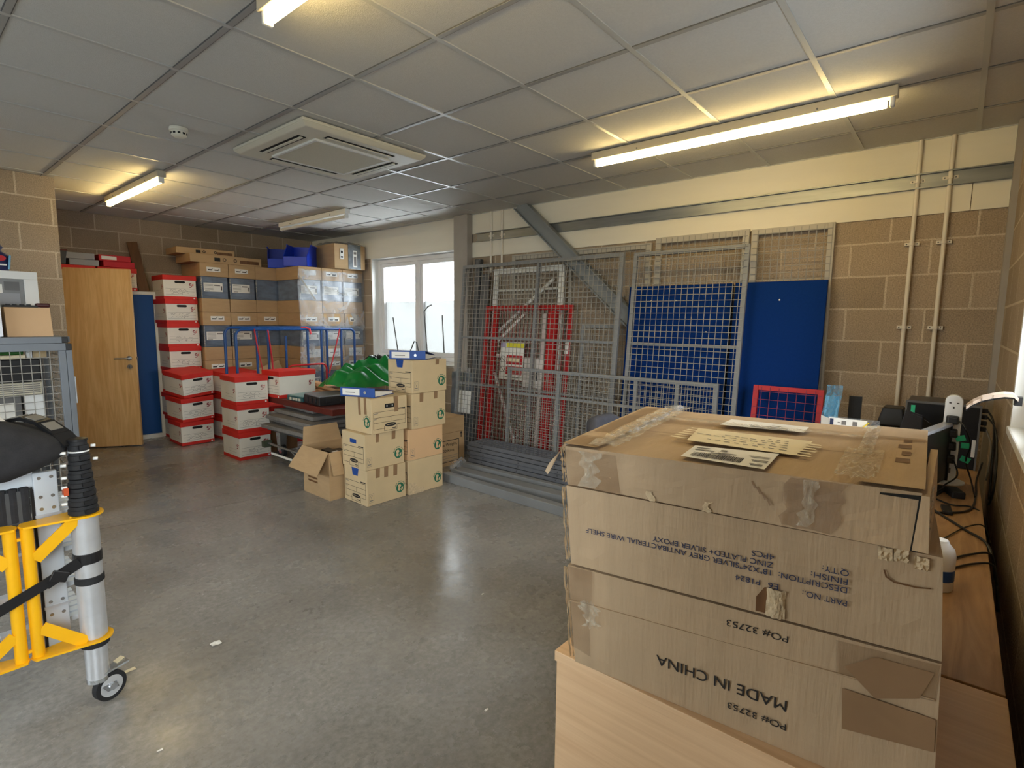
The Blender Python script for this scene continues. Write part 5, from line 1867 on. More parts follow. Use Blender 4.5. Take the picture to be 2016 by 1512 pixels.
crinkle(.83, .87, .35, .95, 5, 24, .006, 6).build('clear_tape', c1)
crinkle(.12, .84, .655, .70, 60, 3, .004, 7, m=M_CLEAR).build('clear_tape', c1)
def ctop(pts, e, m, name):
    return lid_poly(pts, m, e, name)
ctop([(1.061, .395), (1.101, .246), (.965, .237), (.958, .383)][::-1], .0075, M_WPAPER, 'barcode_label')
q = MB()
def L3(a, b):      # label coordinates: a along the long side from the left end, b from the camera side
    p0, p1, p2, p3 = Vector((.958, .383)), Vector((.965, .237)), Vector((1.101, .246)), Vector((1.061, .395))
    return p0.lerp(p1, a).lerp(p3.lerp(p2, a), b)
def lrect(mb, a0, a1, b0, b1, m, e):
    pts = [L3(a0, b0), L3(a1, b0), L3(a1, b1), L3(a0, b1)]
    t1.poly(mb, [tpz(p.x, p.y) for p in pts], m, e)
rnd = random.Random(2)
a = .09
while a < .70:
    wv = rnd.choice((.004, .006, .010, .014))
    lrect(q, a, a + wv, .12, .44, M_INK, .0085)
    a += wv + rnd.choice((.004, .006, .009))
for (a0, a1, b0, b1) in ((.06, .30, .62, .68), (.06, .22, .78, .84), (.36, .44, .70, .82), (.36, .58, .55, .60), (.38, .52, .48, .52), (.28, .40, .50, .55), (.72, .96, .62, .645), (.75, .96, .55, .575), (.78, .97, .40, .43), (.80, .97, .33, .36), (.80, .95, .16, .19), (.82, .95, .10, .13)):
    lrect(q, a0, a1, b0, b1, M_INKG, .0085)
q.build('label_print', c1)
ctop([(1.24, .455), (1.264, .219), (1.105, .219), (1.095, .426)][::-1], .0085, M_CREAM, 'taped_address_note')
q = MB()
rnd = random.Random(6)
for k in range(5):
    x0 = 1.13 + .022 * k
    y = .24 + .004 * k
    ymax = (.40, .36, .42, .37, .30)[k]
    while y < ymax:
        y2 = y + .006 + .010 * rnd.random()
        t1.poly(q, [tpz(x0, y), tpz(x0, y2), tpz(x0 + .004, y2), tpz(x0 + .004, y)], M_INKG, .0095)
        y = y2 + .004 + .006 * rnd.random()
q.build('handwriting', c1)
for k in range(6):
    x0 = 1.105 + .024 * k
    lid_poly([(x0, .435 + .03 * (k % 2)), (x0, .47), (x0 + .010, .468), (x0 + .010, .43)], M_CREAM, .009, 'tape_end')
    lid_poly([(x0, .225), (x0 + .01, .225), (x0 + .012, .192 + .01 * (k % 2)), (x0, .195)], M_CREAM, .009, 'tape_end')
ctop([(1.416, .435), (1.436, .259), (1.354, .254), (1.318, .433)][::-1], .0085, M_WPAPER, 'document_pouch')
q = MB()
for k in range(3):
    t1.poly(q, [tpz(1.345 + .02 * k, .27 + .02 * k), tpz(1.345 + .02 * k, .37 - .02 * k), tpz(1.350 + .02 * k, .37 - .02 * k), tpz(1.350 + .02 * k, .27 + .02 * k)], M_INKG, .0095)
q.build('pouch_print', c1)
q = MB()
for k in range(4):      # faint upside down print near the right hand flap
    t1.strip(q, .93 + .012 * (k % 2), .965, .30 + .12 * k, .37 + .12 * k, M_PLANKD, .0075, 1, 1)
q.build('faint_print', c1)
# brown tape running down the front of the top carton, dark patch painting the shade of the gap at its right end
fpatch(f1, [(.606, 1.127), (.606, 1.205), (.50, 1.206), (.49, 1.127)], M_TAPE, .0026, 'packing_tape', c1)
q = MB()
f1.strip(q, .70, .835, .05, .99, M_TAPE, .0026, 8, 6, .03, 12)
q.build('packing_tape', c1)
q = MB()
f1.strip(q, .74, .77, .1, .99, M_CLEAR, .005, 3, 8, .02, 13)
q.build('loose_clear_tape', c1)
q = MB()
f1.strip(q, .06, .12, .05, .95, M_CLEAR, .005, 4, 8, .04, 14)
q.build('loose_clear_tape', c1)
fpatch(f1, [(.075, 1.2055), (.018, 1.2085), (.020, 1.128), (.0295, 1.128), (.026, 1.2015), (.075, 1.2025)], M_FLAME, .003, 'open_corner_shade', c1)
q = MB()
p0 = f1.p(.995, .98, .004); p1 = f1.p(1.0, .05, .004)
q.hexa([p1 + Vector((-.002, -.022, 0)), p1 + Vector((-.002, -.002, 0)), p1 + Vector((.4, .01, 0)), p1 + Vector((.4, -.022, 0)),
        p0 + Vector((-.002, -.012, 0)), p0 + Vector((-.002, -.002, 0)), p0 + Vector((.4, .0, 0)), p0 + Vector((.4, -.012, 0))], M_CARD_B)
q.build('side_flap', c1)
q = MB()
rnd = random.Random(17)
q.grid(lambda a, b: Vector((1.0 + .10 * a, .014 - .006 * rnd.random() + .0 * b, 1.127 + .08 * b)), 6, 16, M_SHRINK)
q.build('loose_clear_tape', c1, smooth=True)
q = MB()
q.grid(lambda a, b: Vector((.897 - .006 * b - .012 * a * (1 - b), .600 + .040 * b + .012 * a, 1.216 - .062 * b + .006 * math.sin(5 * a + 4 * b) - .01 * a)), 4, 8, M_HANG)
q.build('hanging_tape', c1, smooth=True)
for k in range(2):
    q = MB()
    f1.strip(q, .30 + .18 * k, .318 + .18 * k, .0, .22, M_CARD_IN, .003, 3, 4, .02, 20 + k)
    q.build('scuff', c1)
q = MB()
for k in range(4):
    u_ = .60 + .016 * k
    f1.poly(q, [(u_, .80 - .1 * k), (u_ + .012, .66 - .1 * k), (u_ + .015, .68 - .1 * k), (u_ + .004, .81 - .1 * k)], M_TAPE_D, .0028)
q.build('scuff_mark', c1)

# ------------------------------------------------------------------ things on the long desk
DT = DZ + .0005
pc = thing('computer', 'black desktop computer standing at the far end of the oak desk', 'computer', (3.60, .035, DT))
MB().box((0, -.155, 0), (.30, .15, .335), M_DARKP).build('case', pc, bevel=.006)
q = MB()
q.box((-.008, -.16, .328), (.0, .155, .340), M_STEEL); q.box((-.008, -.16, 0), (.0, -.152, .328), M_STEEL); q.box((-.008, .147, 0), (.0, .155, .328), M_STEEL)
q.build('bezel', pc)
MB().box((-.006, -.152, .06), (-.0005, .147, .325), M_DARKP).build('side_cover', pc)
MB().box((-.0095, -.15, .07), (-.006, -.135, .16), M_WPAPER).build('rating_label', pc)
MB().box((-.0095, .112, .27), (-.006, .130, .315), M_GTAPE).build('green_tab', pc)
for k in range(4):
    MB().box((.02, -.185, .30 - .032 * k), (.06, -.155, .322 - .032 * k), M_BLACK).build('plug', pc, bevel=.003)

m1 = thing('monitor', 'black monitor standing edge-on between the top carton and the socket tower', 'monitor', (3.02, .045, DT), math.atan2(-.077, .343))
MB().box((-.20, -.012, .02), (.20, .012, .285), M_GLOSSB).build('screen', m1, bevel=.004)
q = MB()
q.box((-.205, -.018, .278), (.205, .020, .292), mat('bezel_gloss', (150, 152, 156), .15, spec=.8)); q.box((-.205, -.018, .01), (-.195, .02, .278), M_BLACK); q.box((.195, -.018, .01), (.205, .02, .278), M_BLACK)
q.build('bezel', m1)
MB().box((-.05, .02, .012), (.05, .05, .18), M_BLACK).build('stand', m1)
MB().box((-.10, -.05, 0), (.10, .11, .012), M_BLACK).build('base', m1, bevel=.004)

ph = thing('desk_phone', 'dark tilted device with pale stickers in front of the black computer', 'device', (3.40, .135, DT), 0)
MB().box((-.05, -.05, 0), (.05, .05, .16), M_BLACK).build('foot', ph)
MB().hexa([(-.06, -.04, .16), (.06, -.10, .13), (.06, .05, .13), (-.06, .07, .16), (-.06, -.03, .30), (.06, -.115, .20), (.06, -.06, .20), (-.06, .04, .32)], M_DARKP).build('body', ph, bevel=.004)
q = MB()
q.quad((-.0605, -.03, .285), (-.02, -.065, .255), (-.02, -.02, .262), (-.0605, .01, .30), M_GALVP); q.quad((0, -.078, .240), (.045, -.105, .213), (.045, -.07, .216), (0, -.035, .247), M_GALVP)
q.build('sticker', ph)

pr_ = thing('label_printer', 'black label printer behind the cartons at the far end of the desk', 'printer', (3.74, .265, DT))
MB().box((-.06, -.085, 0), (.13, .085, .17), M_DARKP).build('case', pr_, bevel=.01)
MB().hexa([(-.055, -.075, .17), (.12, -.075, .17), (.12, .06, .17), (-.055, .06, .17), (-.04, -.06, .275), (.1, -.06, .275), (.1, .035, .275), (-.04, .035, .275)], M_BLACK).build('cover', pr_, bevel=.008)

bg_ = thing('parts_bag', 'clear plastic bag with a white label and yellow tape behind the cartons', 'bag', (3.32, .385, DT))
MB().box((-.05, -.105, 0), (.08, .105, .205), M_ACG).build('contents', bg_, bevel=.01)
rnd = random.Random(3)
MB().grid(lambda a, b: (-.056 - .012 * rnd.random(), .115 - .23 * a, .02 + .238 * b), 10, 10, M_SHRINK).build('clear_film', bg_, smooth=True)
MB().box((-.074, -.062, .195), (-.068, .108, .252), M_WPAPER).build('white_label', bg_)
q = MB()
q.box((-.0765, .088, .198), (-.074, .104, .248), M_INKB)
q.box((-.0765, .03, .22), (-.074, .05, .242), M_INKG); q.box((-.0765, -.02, .22), (-.074, .0, .242), M_INKG); q.box((-.0765, .056, .228), (-.074, .068, .232), M_INKG)
q.build('label_print', bg_)
q = MB()
q.bar((-.08, -.035, .206), (-.08, -.07, .244), .004, .022, M_YTAPE, up=(1, 0, 0)); q.bar((-.08, -.05, .202), (-.08, -.078, .216), .004, .018, M_YTAPE, up=(1, 0, 0))
q.build('yellow_tape', bg_)
t = thing('plastic_bag', 'pale blue clear plastic bag hanging beside the small red mesh panel', 'bag', (3.80, .575, DT))
rnd = random.Random(13)
MB().grid(lambda a, b: (.012 * math.sin(9 * a) + .006 * rnd.random(), .04 - .085 * a + .012 * math.sin(5 * b), .0 + .37 * b), 8, 16, film_mat('blue_film', (110, 180, 220), .55, .2, .4, 20)).build('film', t, smooth=True)
MB().box((.012, -.04, 0), (.024, .035, .30), M_SKY).build('blue_sheet', t)
MB().plate((-.03, .04, .08), (-.02, -.03, .05), (-.01, -.01, .16), (-.02, .045, .18), .002, M_WPAPER).build('white_card', t)
t = thing('black_board', 'black upright board behind the parts bag by the blockwork', 'board', (4.0, .47, DT), 0)
MB().box((-.01, -.035, 0), (.01, .035, .29), M_DARKP).build('panel', t)

# socket tower
st = thing('socket_tower', 'white upright socket strip with four black plugs on the oak desk', 'socket strip', (3.25, -.012, DT))
q = MB()
prof = [(-.033, 0)] + [(.033, 0)] + [(.033 * math.cos(PI * k / 10), .392 + .030 * math.sin(PI * k / 10)) for k in range(11)]
n = len(prof)
vs = [(-.022, -y, z) for y, z in prof] + [(.022, -y, z) for y, z in prof]
q.add(vs, [tuple(range(n - 1, -1, -1)), tuple(range(n, 2 * n))] + [(i, (i + 1) % n, n + (i + 1) % n, n + i) for i in range(n)], M_STRIP)
q.build('strip_body', st, bevel=.004)
MB().lathe([(.07, 0), (.07, .008), (.05, .016)], (0, 0, 0), M_STRIP, 24).build('base_disc', st)
q = MB()
for (dy, dz) in ((.0, .0), (.014, .022), (-.014, .022)):
    q.obox((-.0225, -dy, .362 + dz), (.002, .006 if dz == 0 else .009, .009 if dz == 0 else .005), (0, 0, 0), M_FLAME)
q.build('socket_holes', st)
for k in range(4):
    z_ = .305 - .062 * k
    p_ = MB()
    p_.hexa([(-.05, -.022, z_ - .018), (-.022, -.026, z_ - .022), (-.022, .026, z_ - .022), (-.05, .018, z_ - .018), (-.048, -.018, z_ + .014), (-.022, -.024, z_ + .022), (-.022, .024, z_ + .022), (-.048, .02, z_ + .018)], M_BLACK)
    p_.build('plug', st, bevel=.006)
MB().box((-.0235, -.012, .05), (-.022, .012, .075), M_INKG).build('rating_mark', st)
for k, (y, z_) in enumerate(((-.036, .222), (-.058, .19), (-.060, .125))):
    o = MB().obox((-.03, y, z_), (.004, .036, .026), (.35 * (k - 1), 0, 0), M_GTAPE)
    tag(o.build('green_tape_flag'), ('upper green tape flag on a cable beside the socket tower', 'middle green tape flag on a cable beside the socket tower', 'lowest green tape flag on a cable beside the socket tower')[k], 'tape', 'green cable flags')
    bpy.data.objects[bpy.context.scene.objects[-1].name]
for o in bpy.data.objects:
    if o.name.startswith('green_tape_flag'):
        o.location = (3.25, -.012, DT)

# cables
def cable(label, pts, r_=.0035, m=M_BLACK):
    P = [Vector(p) for p in pts]
    out = []
    n = len(P)
    for i in range(n - 1):
        a, b, c, d = P[max(i - 1, 0)], P[i], P[i + 1], P[min(i + 2, n - 1)]
        for k in range(6):
            s_ = k / 6
            out.append(.5 * ((2 * b) + (c - a) * s_ + (2 * a - 5 * b + 4 * c - d) * s_ ** 2 + (3 * b - a - 3 * c + d) * s_ ** 3))
    out.append(P[-1])
    o = MB().tube(out, r_, m, 7).build('cable', smooth=True)
    tag(o, label, 'cable', 'black cables on and behind the oak desk')


zc = DT + .0045
cable('black cable from the top plug curling down to the green tape flag', [(3.205, -.035, DT + .305), (3.17, -.06, DT + .28), (3.19, -.085, DT + .20), (3.22, -.075, DT + .12), (3.23, -.098, DT + .04), (3.0, -.115, zc)])
cable('black cable looping from the lowest plug across to the monitor foot', [(3.205, -.03, DT + .12), (3.15, -.05, DT + .06), (3.10, -.01, DT + .02), (3.02, .0, zc + .012), (2.95, .02, zc + .012)])
cable('black cable lying straight across the desk in front of the socket tower', [(2.88, .02, zc), (2.82, -.04, zc), (2.84, -.10, zc), (2.80, -.142, zc - .03), (2.75, -.155, .55)])
cable('black cable running over the desk edge nearest the bottle', [(2.0, -.012, zc), (2.08, -.05, zc), (2.16, -.10, zc), (2.18, -.142, zc), (2.19, -.158, .66)])
cable('black cable crossing the desk just beyond the bottle', [(2.09, -.012, zc), (2.15, -.04, zc), (2.24, -.09, zc), (2.28, -.142, zc), (2.29, -.158, .64)])
cable('thin black cable lying slantwise in the middle of the desk', [(2.28, .0, zc), (2.45, -.05, zc), (2.55, -.085, zc), (2.60, -.13, zc), (2.62, -.155, .66)], .0025)
cable('thick black cable sweeping across the desk to the wall gap', [(2.72, .03, zc), (2.62, -.02, zc), (2.50, -.08, zc), (2.38, -.135, zc), (2.25, -.158, .66), (2.18, -.166, .58)], .0045)
cable('black cable falling in an arc behind the desk from the computer', [(3.63, -.15, DT + .31), (3.56, -.172, DT + .26), (3.50, -.18, DT + .10), (3.44, -.182, .62)], .0045)
cable('second black cable looping wide from the computer towards the window wall', [(3.63, -.15, DT + .28), (3.50, -.178, DT + .24), (3.36, -.188, DT + .12), (3.30, -.186, .70), (3.34, -.178, .62)], .0045)
cable('grey cable hanging from the lower computer plug', [(3.63, -.15, DT + .215), (3.56, -.172, DT + .15), (3.52, -.172, DT + .05), (3.50, -.165, .70)], .004, M_INKG)
cable('black cable lying along the rear edge of the desk', [(3.58, -.148, DT + .05), (3.35, -.125, zc), (3.05, -.118, zc), (2.78, -.09, zc), (2.66, .01, zc)], .004)
t = thing('power_adaptor', 'small black power adaptor on the desk by the socket tower foot', 'adaptor', (3.0, -.045, DT + .0), .3)
MB().box((-.05, -.024, 0), (.05, .024, .03), M_BLACK).build('case', t, bevel=.005)
t = thing('power_adaptor', 'thin black power adaptor nearer the cartons on the oak desk', 'adaptor', (2.72, -.022, DT + .0), .1)
MB().box((-.05, -.016, 0), (.05, .016, .016), M_BLACK).build('case', t, bevel=.004)

bo = thing('spray_bottle', 'white plastic bottle with a blue band tucked beside the big cartons', 'bottle', (1.90, -.010, DT))
smooth_by_angle(MB().lathe([(.036, 0), (.038, .005), (.038, .10), (.034, .118), (.022, .132), (.018, .142), (.006, .146)], (0, 0, 0), M_STRIP, 24).build('body', bo))
smooth_by_angle(MB().lathe([(.0385, .03), (.0385, .062)], (0, 0, 0), M_FOLDB, 24).build('blue_band', bo))

t = thing('curved_panel', 'curved beige moulded panel with a dark underside by the window wall', 'panel', (2.66, -.118, 1.19))
pts = [(.0, .072, -.032), (.0, .055, -.012), (.0, .03, .006), (.0, .0, .018), (.0, -.03, .026), (.0, -.055, .026), (.0, -.068, .012)]
q = MB()
for i in range(len(pts) - 1):
    a, b = Vector(pts[i]), Vector(pts[i + 1])
    wa = .03 + .008 * math.sin(PI * i / 6)
    q.hexa([a + Vector((-wa, 0, -.006)), b + Vector((-wa, 0, -.006)), b + Vector((.05, 0, -.006)), a + Vector((.05, 0, -.006)), a + Vector((-wa, 0, .006)), b + Vector((-wa, 0, .006)), b + Vector((.05, 0, .006)), a + Vector((.05, 0, .006))], M_BEIGE)
q.build('beige_shell', t)
q = MB()
for i in range(len(pts) - 1):
    a, b = Vector(pts[i]), Vector(pts[i + 1])
    q.hexa([a + Vector((-.03, 0, -.013)), b + Vector((-.03, 0, -.013)), b + Vector((.045, 0, -.013)), a + Vector((.045, 0, -.013)), a + Vector((-.03, 0, -.006)), b + Vector((-.03, 0, -.006)), b + Vector((.045, 0, -.006)), a + Vector((.045, 0, -.006))], M_BLACK)
q.build('dark_underside', t)
MB().box((-.01, -.081, -.012), (.03, -.06, .02), M_BLACK).build('wall_bracket', t)

# office chair behind the cartons
ch = thing('office_chair', 'dark blue-grey office chair whose backrest shows behind the big cartons', 'chair', (2.15, .98, 0), PI / 2 + .12)
for k in range(5):
    a = 2 * PI * k / 5 + .3
    MB().bar((0, 0, .10), (.27 * math.cos(a), .27 * math.sin(a), .075), .045, .03, M_BLACK).build('base_arm', ch, bevel=.006)
    MB().cyl((.27 * math.cos(a), .27 * math.sin(a), .028), (-math.sin(a), math.cos(a), 0), .028, .03, M_RUBBER, 14).build('castor', ch)
MB().cyl((0, 0, .26), (0, 0, 1), .026, .36, M_BLACK).build('gas_post', ch)
MB().box((-.23, -.23, .43), (.23, .23, .50), M_CHAIR).build('seat', ch, bevel=.03, seg=4)
def bk(a, b):
    y = (a - .5) * .40
    return (.225 + .10 * (y / .2) ** 2 * -.7 + .07 * (b - .4) ** 2 + .035 * math.cos(PI * (a - .5)) * 0, y * (1 - .12 * max(0, b - .65) / .35), .52 + .52 * b - .10 * max(0, abs(y) / .2 - .55) * b)
q = MB()
q.grid(bk, 14, 14, M_CHAIR)
o = q.build('backrest', ch, smooth=True)
so = o.modifiers.new('thickness', 'SOLIDIFY'); so.thickness = .05; so.offset = 1
bv = o.modifiers.new('round', 'BEVEL'); bv.width = .018; bv.segments = 3
MB().bar((.1, 0, .44), (.27, 0, .60), .05, .02, M_BLACK, up=(0, 1, 0)).build('back_stem', ch)
for sy in (-1, 1):
    q = MB()
    q.tube([(.05, sy * .24, .46), (.0, sy * .27, .50), (-.02, sy * .27, .68)], .014, M_BLACK, 8)
    q.box((-.16, sy * .27 - .03, .68), (.12, sy * .27 + .03, .705), M_BLACK)
    q.build('armrest', ch)
#PART5
# ------------------------------------------------------------------ mesh cage on the left and what stands in it
CY = 4.75
cg = thing('wire_cage', 'grey steel wire mesh cage trolley by the block pier', 'cage', (.865, CY, 0))
X0 = -1.25
q = MB(); q.box((X0, 0, 1.288), (-.030, .04, 1.330), M_CAGE); q.build('top_rail', cg, bevel=.002)
q = MB(); q.box((X0, -.002, 1.236), (-.012, .04, 1.2865), M_CAGE); q.build('upper_rail', cg, bevel=.002)
MB().box((-.030, -.003, 1.289), (.002, .04, 1.330), M_BLACK).build('end_cap', cg, bevel=.003)
MB().box((-.012, -.005, 1.238), (.020, .04, 1.284), M_BLACK).build('end_cap', cg, bevel=.003)
MB().box((-.012, 0, .10), (.020, .04, 1.237), M_CAGE).build('corner_post', cg, bevel=.002)
MB().box((-.052, .002, .10), (-.014, .04, 1.235), M_CAGE).build('door_stile', cg, bevel=.002)
MB().box((X0, .75, .10), (X0 + .04, .79, 1.33), M_CAGE).build('corner_post', cg)
MB().box((-.02, .75, .10), (.020, .79, 1.33), M_CAGE).build('corner_post', cg)
MB().box((-.13, .60, .14), (-.05, .64, 1.236), M_CAGE).build('rear_post', cg)
MB().box((X0, 0, .10), (X0 + .04, .04, 1.237), M_CAGE).build('corner_post', cg)
MB().box((X0 + .04, .002, .10), (-.053, .04, .14), M_CAGE).build('bottom_rail', cg)
MB().box((X0, .04, .10), (.02, .75, .125), M_CAGE).build('floor_tray', cg)
MB().box((-.015, .04, 1.29), (.020, .75, 1.33), M_CAGE).build('side_rail', cg)
MB().box((X0, .042, 1.312), (-.016, .78, 1.330), M_CAGE).build('roof_sheet', cg)
g = MB()
for k in range(1, 24):
    x = X0 + .05 * k
    if x < -.055:
        g.box((x - .0022, .012, .14), (x + .0022, .0165, 1.236), M_MESHW)
for k in range(1, 22):
    z_ = .14 + .05 * k
    g.box((X0 + .04, .0165, z_ - .0022), (-.053, .021, z_ + .0022), M_MESHW)
g.build('front_mesh', cg)
g = MB()
for k in range(1, 15):
    y = .05 * k
    g.box((.002, y - .0022, .14), (.0065, y + .0022, 1.29), M_MESHW)
for k in range(1, 23):
    z_ = .14 + .05 * k
    g.box((.0065, .04, z_ - .0022), (.011, .75, z_ + .0022), M_MESHW)
g.build('side_mesh', cg)
g = MB()
for k in range(1, 24):
    x = X0 + .05 * k
    g.box((x - .002, .765, .14), (x + .002, .769, 1.3), M_MESHW)
for k in range(1, 23):
    z_ = .14 + .05 * k
    g.box((X0 + .04, .769, z_ - .002), (-.02, .773, z_ + .002), M_MESHW)
g.build('rear_mesh', cg)
MB().box((.020, .012, .86), (.030, .032, 1.05), M_ALUF).build('latch_plate', cg, bevel=.003)
for (x, y) in ((-.02, .05), (-.02, .72), (X0 + .06, .05), (X0 + .06, .72)):
    MB().cyl((x, y, .05), (1, 0, 0), .05, .03, M_RUBBER, 16).build('castor', cg)
# inside
def inbox(name, label, cat, a, b, m, extra=None):
    t = thing(name, label, cat, ((a[0] + b[0]) / 2, (a[1] + b[1]) / 2, a[2]))
    w_, d_2, h_ = (b[0] - a[0]) / 2, (b[1] - a[1]) / 2, b[2] - a[2]
    MB().box((-w_, -d_2, 0), (w_, d_2, h_), m).build('body', t, bevel=.006)
    if extra:
        extra(t, w_, d_2, h_)
    return t


def _strip(t, w_, d_2, h_):
    q = MB()
    for k in range(5):
        q.box((-w_ + .01, -d_2 - .002, h_ * (.15 + .16 * k)), (w_ - .01, -d_2 - .0005, h_ * (.15 + .16 * k) + .006), M_INKG)
    q.build('page_edges', t)


def _label(t, w_, d_2, h_):
    MB().box((-w_ * .2, -d_2 - .003, h_ * .3), (w_ * .75, -d_2 - .0005, h_ * .8), M_WPAPER).build('white_label', t)


inbox('crate', 'grey crate low in the wire cage under the stacked cream files', 'crate', (.10, 4.92, .126), (.72, 5.32, .72), M_STEEL_D)
inbox('display_box', 'grey box with a white label behind the mesh, beside the white box', 'box', (.30, 4.88, .722), (.615, 5.2, .925), M_STEEL, _label)
inbox('white_box', 'small white box with a blue mark behind the cage mesh', 'box', (.63, 4.90, .722), (.735, 5.2, .925), M_STRIP)
inbox('file_stack', 'stack of cream files lying below the black case in the cage', 'files', (.25, 4.92, .927), (.735, 5.22, 1.015), M_ACG, _strip)
inbox('black_case', 'black case in the upper part of the wire cage', 'case', (.25, 4.90, 1.017), (.732, 5.2, 1.175), M_DARKP)
t = inbox('folded_cloth', 'folded pale patterned cloth lying on the black case in the cage', 'cloth', (.25, 4.9, 1.177), (.66, 5.2, 1.205), M_CREAM)
t = inbox('green_bag', 'dark green packet at the top left inside the wire cage', 'packet', (.25, 4.93, 1.207), (.655, 5.2, 1.265), mat('leaf_green', (44, 104, 34), .5))
inbox('white_bottle', 'small white bottle near the green packet in the cage', 'bottle', (.668, 4.93, 1.177), (.70, 4.96, 1.27), M_STRIP)
inbox('beige_carton', 'beige carton at the upper right inside the cage', 'carton', (.705, 4.95, 1.177), (.78, 5.2, 1.27), M_CARD_L)

# on the cage
t = thing('cardboard_box', 'pale peach cardboard box on top of the wire cage', 'carton', (.69, 4.99, 1.3305))
MB().hexa([(-.115, -.13, 0), (.122, -.13, 0), (.122, .13, 0), (-.115, .13, 0), (-.12, -.13, .198), (.115, -.13, .198), (.115, .13, .198), (-.12, .13, .198)], M_CARD_P).build('carton_body', t, bevel=.003)
t = thing('black_tool', 'flat black tool with a red-brown handle lying on the peach cardboard box', 'tool', (.69, 4.93, 1.529))
MB().box((-.118, -.03, 0), (.06, .03, .014), M_BLACK).build('blade', t, bevel=.003)
MB().box((.05, -.03, .002), (.125, .03, .03), mat('dark_red_handle', (74, 26, 28), .4)).build('handle', t, bevel=.008)
for k in range(4):
    MB().cyl((-.09 + .035 * k, 0, .016), (0, 0, 1), .012, .012, M_STEEL_D, 8).build('knob', t)
t = thing('display_cabinet', 'white framed cabinet with a grey picture front standing on the wire cage', 'cabinet', (.50, 5.16, 1.3305))
MB().box((-.40, .02, 0), (.30, .18, .455), M_WHITE).build('carcass', t, bevel=.004)
q = MB()
q.box((-.40, 0, .40), (.30, .02, .455), M_WHITE); q.box((.225, 0, 0), (.30, .02, .40), M_WHITE); q.box((-.40, 0, 0), (-.325, .02, .40), M_WHITE); q.box((-.325, 0, 0), (.225, .02, .05), M_WHITE)
q.build('frame', t, bevel=.003)
MB().box((-.324, .014, .05), (.224, .019, .40), mat('grey_print', (128, 130, 130), .3, noise=.2, nscale=6)).build('picture_front', t)
q = MB()
for (x0, x1, z0, z1, m) in ((-.02, .11, .30, .36, M_WPAPER), (.06, .20, .22, .30, M_GALVP), (.04, .10, .06, .16, M_STEEL_D), (-.1, .0, .08, .2, M_WPAPER), (.12, .2, .32, .38, M_STEEL)):
    q.quad((x0, .0125, z0), (x1, .0125, z0), (x1, .0125, z1), (x0, .0125, z1), m)
q.build('picture_shapes', t)
t = thing('metal_case', 'pale grey metal case at the left end of the cage top', 'case', (.40, 4.90, 1.3305))
MB().box((-.30, -.09, 0), (.145, .12, .245), M_ALUF).build('body', t, bevel=.008)
MB().box((.115, -.096, .005), (.148, -.088, .25), M_ALU).build('corner_trim', t)
t = thing('detergent_bag', 'navy blue bag with a pale side and red badge on top of the white cabinet', 'bag', (.575, 5.22, 1.786))
random.seed(2)
def bagf(a, b):
    th = 2 * PI * a
    k = (1 - .55 * max(0, b - .62) / .38) if b > .62 else 1
    if .60 < b < .72:
        k *= .72
    return (.085 * k * math.copysign(abs(math.cos(th)) ** .7, math.cos(th)), .05 * k * math.copysign(abs(math.sin(th)) ** .7, math.sin(th)), .205 * b)
MB().grid(bagf, 24, 14, M_NAVY).build('sack', t, smooth=True)
MB().obox((.087, -.01, .06), (.012, .06, .10), (0, .12, 0), M_SKY).build('pale_side', t, bevel=.005)
q = MB()
q.add([(.035 + .035 * math.cos(2 * PI * k / 16), -.0535, .085 + .02 * math.sin(2 * PI * k / 16)) for k in range(16)], [tuple(range(16))], M_FOLDR)
q.box((-.02, -.054, .035), (.07, -.052, .045), M_WPAPER)
q.build('badge', t)

# ------------------------------------------------------------------ telescopic ladder on castors
lad = thing('telescopic_ladder', 'folded telescopic work platform with yellow brackets and aluminium legs on castors', 'ladder', (.444, 2.42, 0))
def leg(ox, oy):
    o = MB().cyl((ox, oy, .51), (0, 0, 1), .042, .47, M_ALU, 24).build('leg_tube', lad); smooth_by_angle(o)
    o = MB().cyl((ox, oy, .19), (0, 0, 1), .036, .19, M_ALU, 24).build('lower_tube', lad); smooth_by_angle(o)
    zz = .752
    for k in range(8):
        r0 = .046 - .0022 * k
        h = .033 if k < 6 else .036
        c = MB().lathe([(r0 - .004, 0), (r0, .003), (r0, h * .55), (r0 - .0035, h * .62), (r0 - .0035, h - .001)], (ox, oy, zz), M_RUBBER, 22)
        c.obox((ox + .010, oy - r0 * .98, zz + h * .42), (.03, .008, h * .42), (0, 0, .25), M_BLACK)
        o = c.build('collar', lad)
        smooth_by_angle(o)
        zz += h
    o = MB().lathe([(.030, 0), (.030, .008), (.012, .012)], (ox, oy, zz), M_BLACK, 20).build('top_cap', lad)
    smooth_by_angle(o)
    o = MB().lathe([(.0315, 0), (.0325, .002), (.0315, .005)], (ox, oy, zz - .04), M_STRIP, 22).build('white_ring', lad)
    for z_, h in ((.485, .028), (.235, .03)):
        r1 = .0455
        o = MB().lathe([(r1 - .003, 0), (r1, .003), (r1, h - .003), (r1 - .003, h)], (ox, oy, z_), M_RUBBER, 22).build('clamp_ring', lad)
        smooth_by_angle(o)
leg(0, 0)
leg(-.36, .03)
BCOL = [(.875, .055), (.85, .055)]
for k, z_ in enumerate((.80, .83, .86, .895, .94, .985)):
    MB().cyl((-.054 + .0015 * k, -.012, z_), (1, -.4, 0), .0055, .016, M_STRIP, 10).build('button', lad, smooth=True)
for k, z_ in enumerate((.95, 1.0)):
    MB().cyl((.045 - .004 * k, -.012, z_), (1, -.4, 0), .0055, .014, M_STRIP, 10).build('button', lad, smooth=True)
MB().obox((-.048, -.005, .845), (.014, .03, .028), (0, 0, 0), mat('orange_tag', (190, 80, 40), .5)).build('tag', lad)
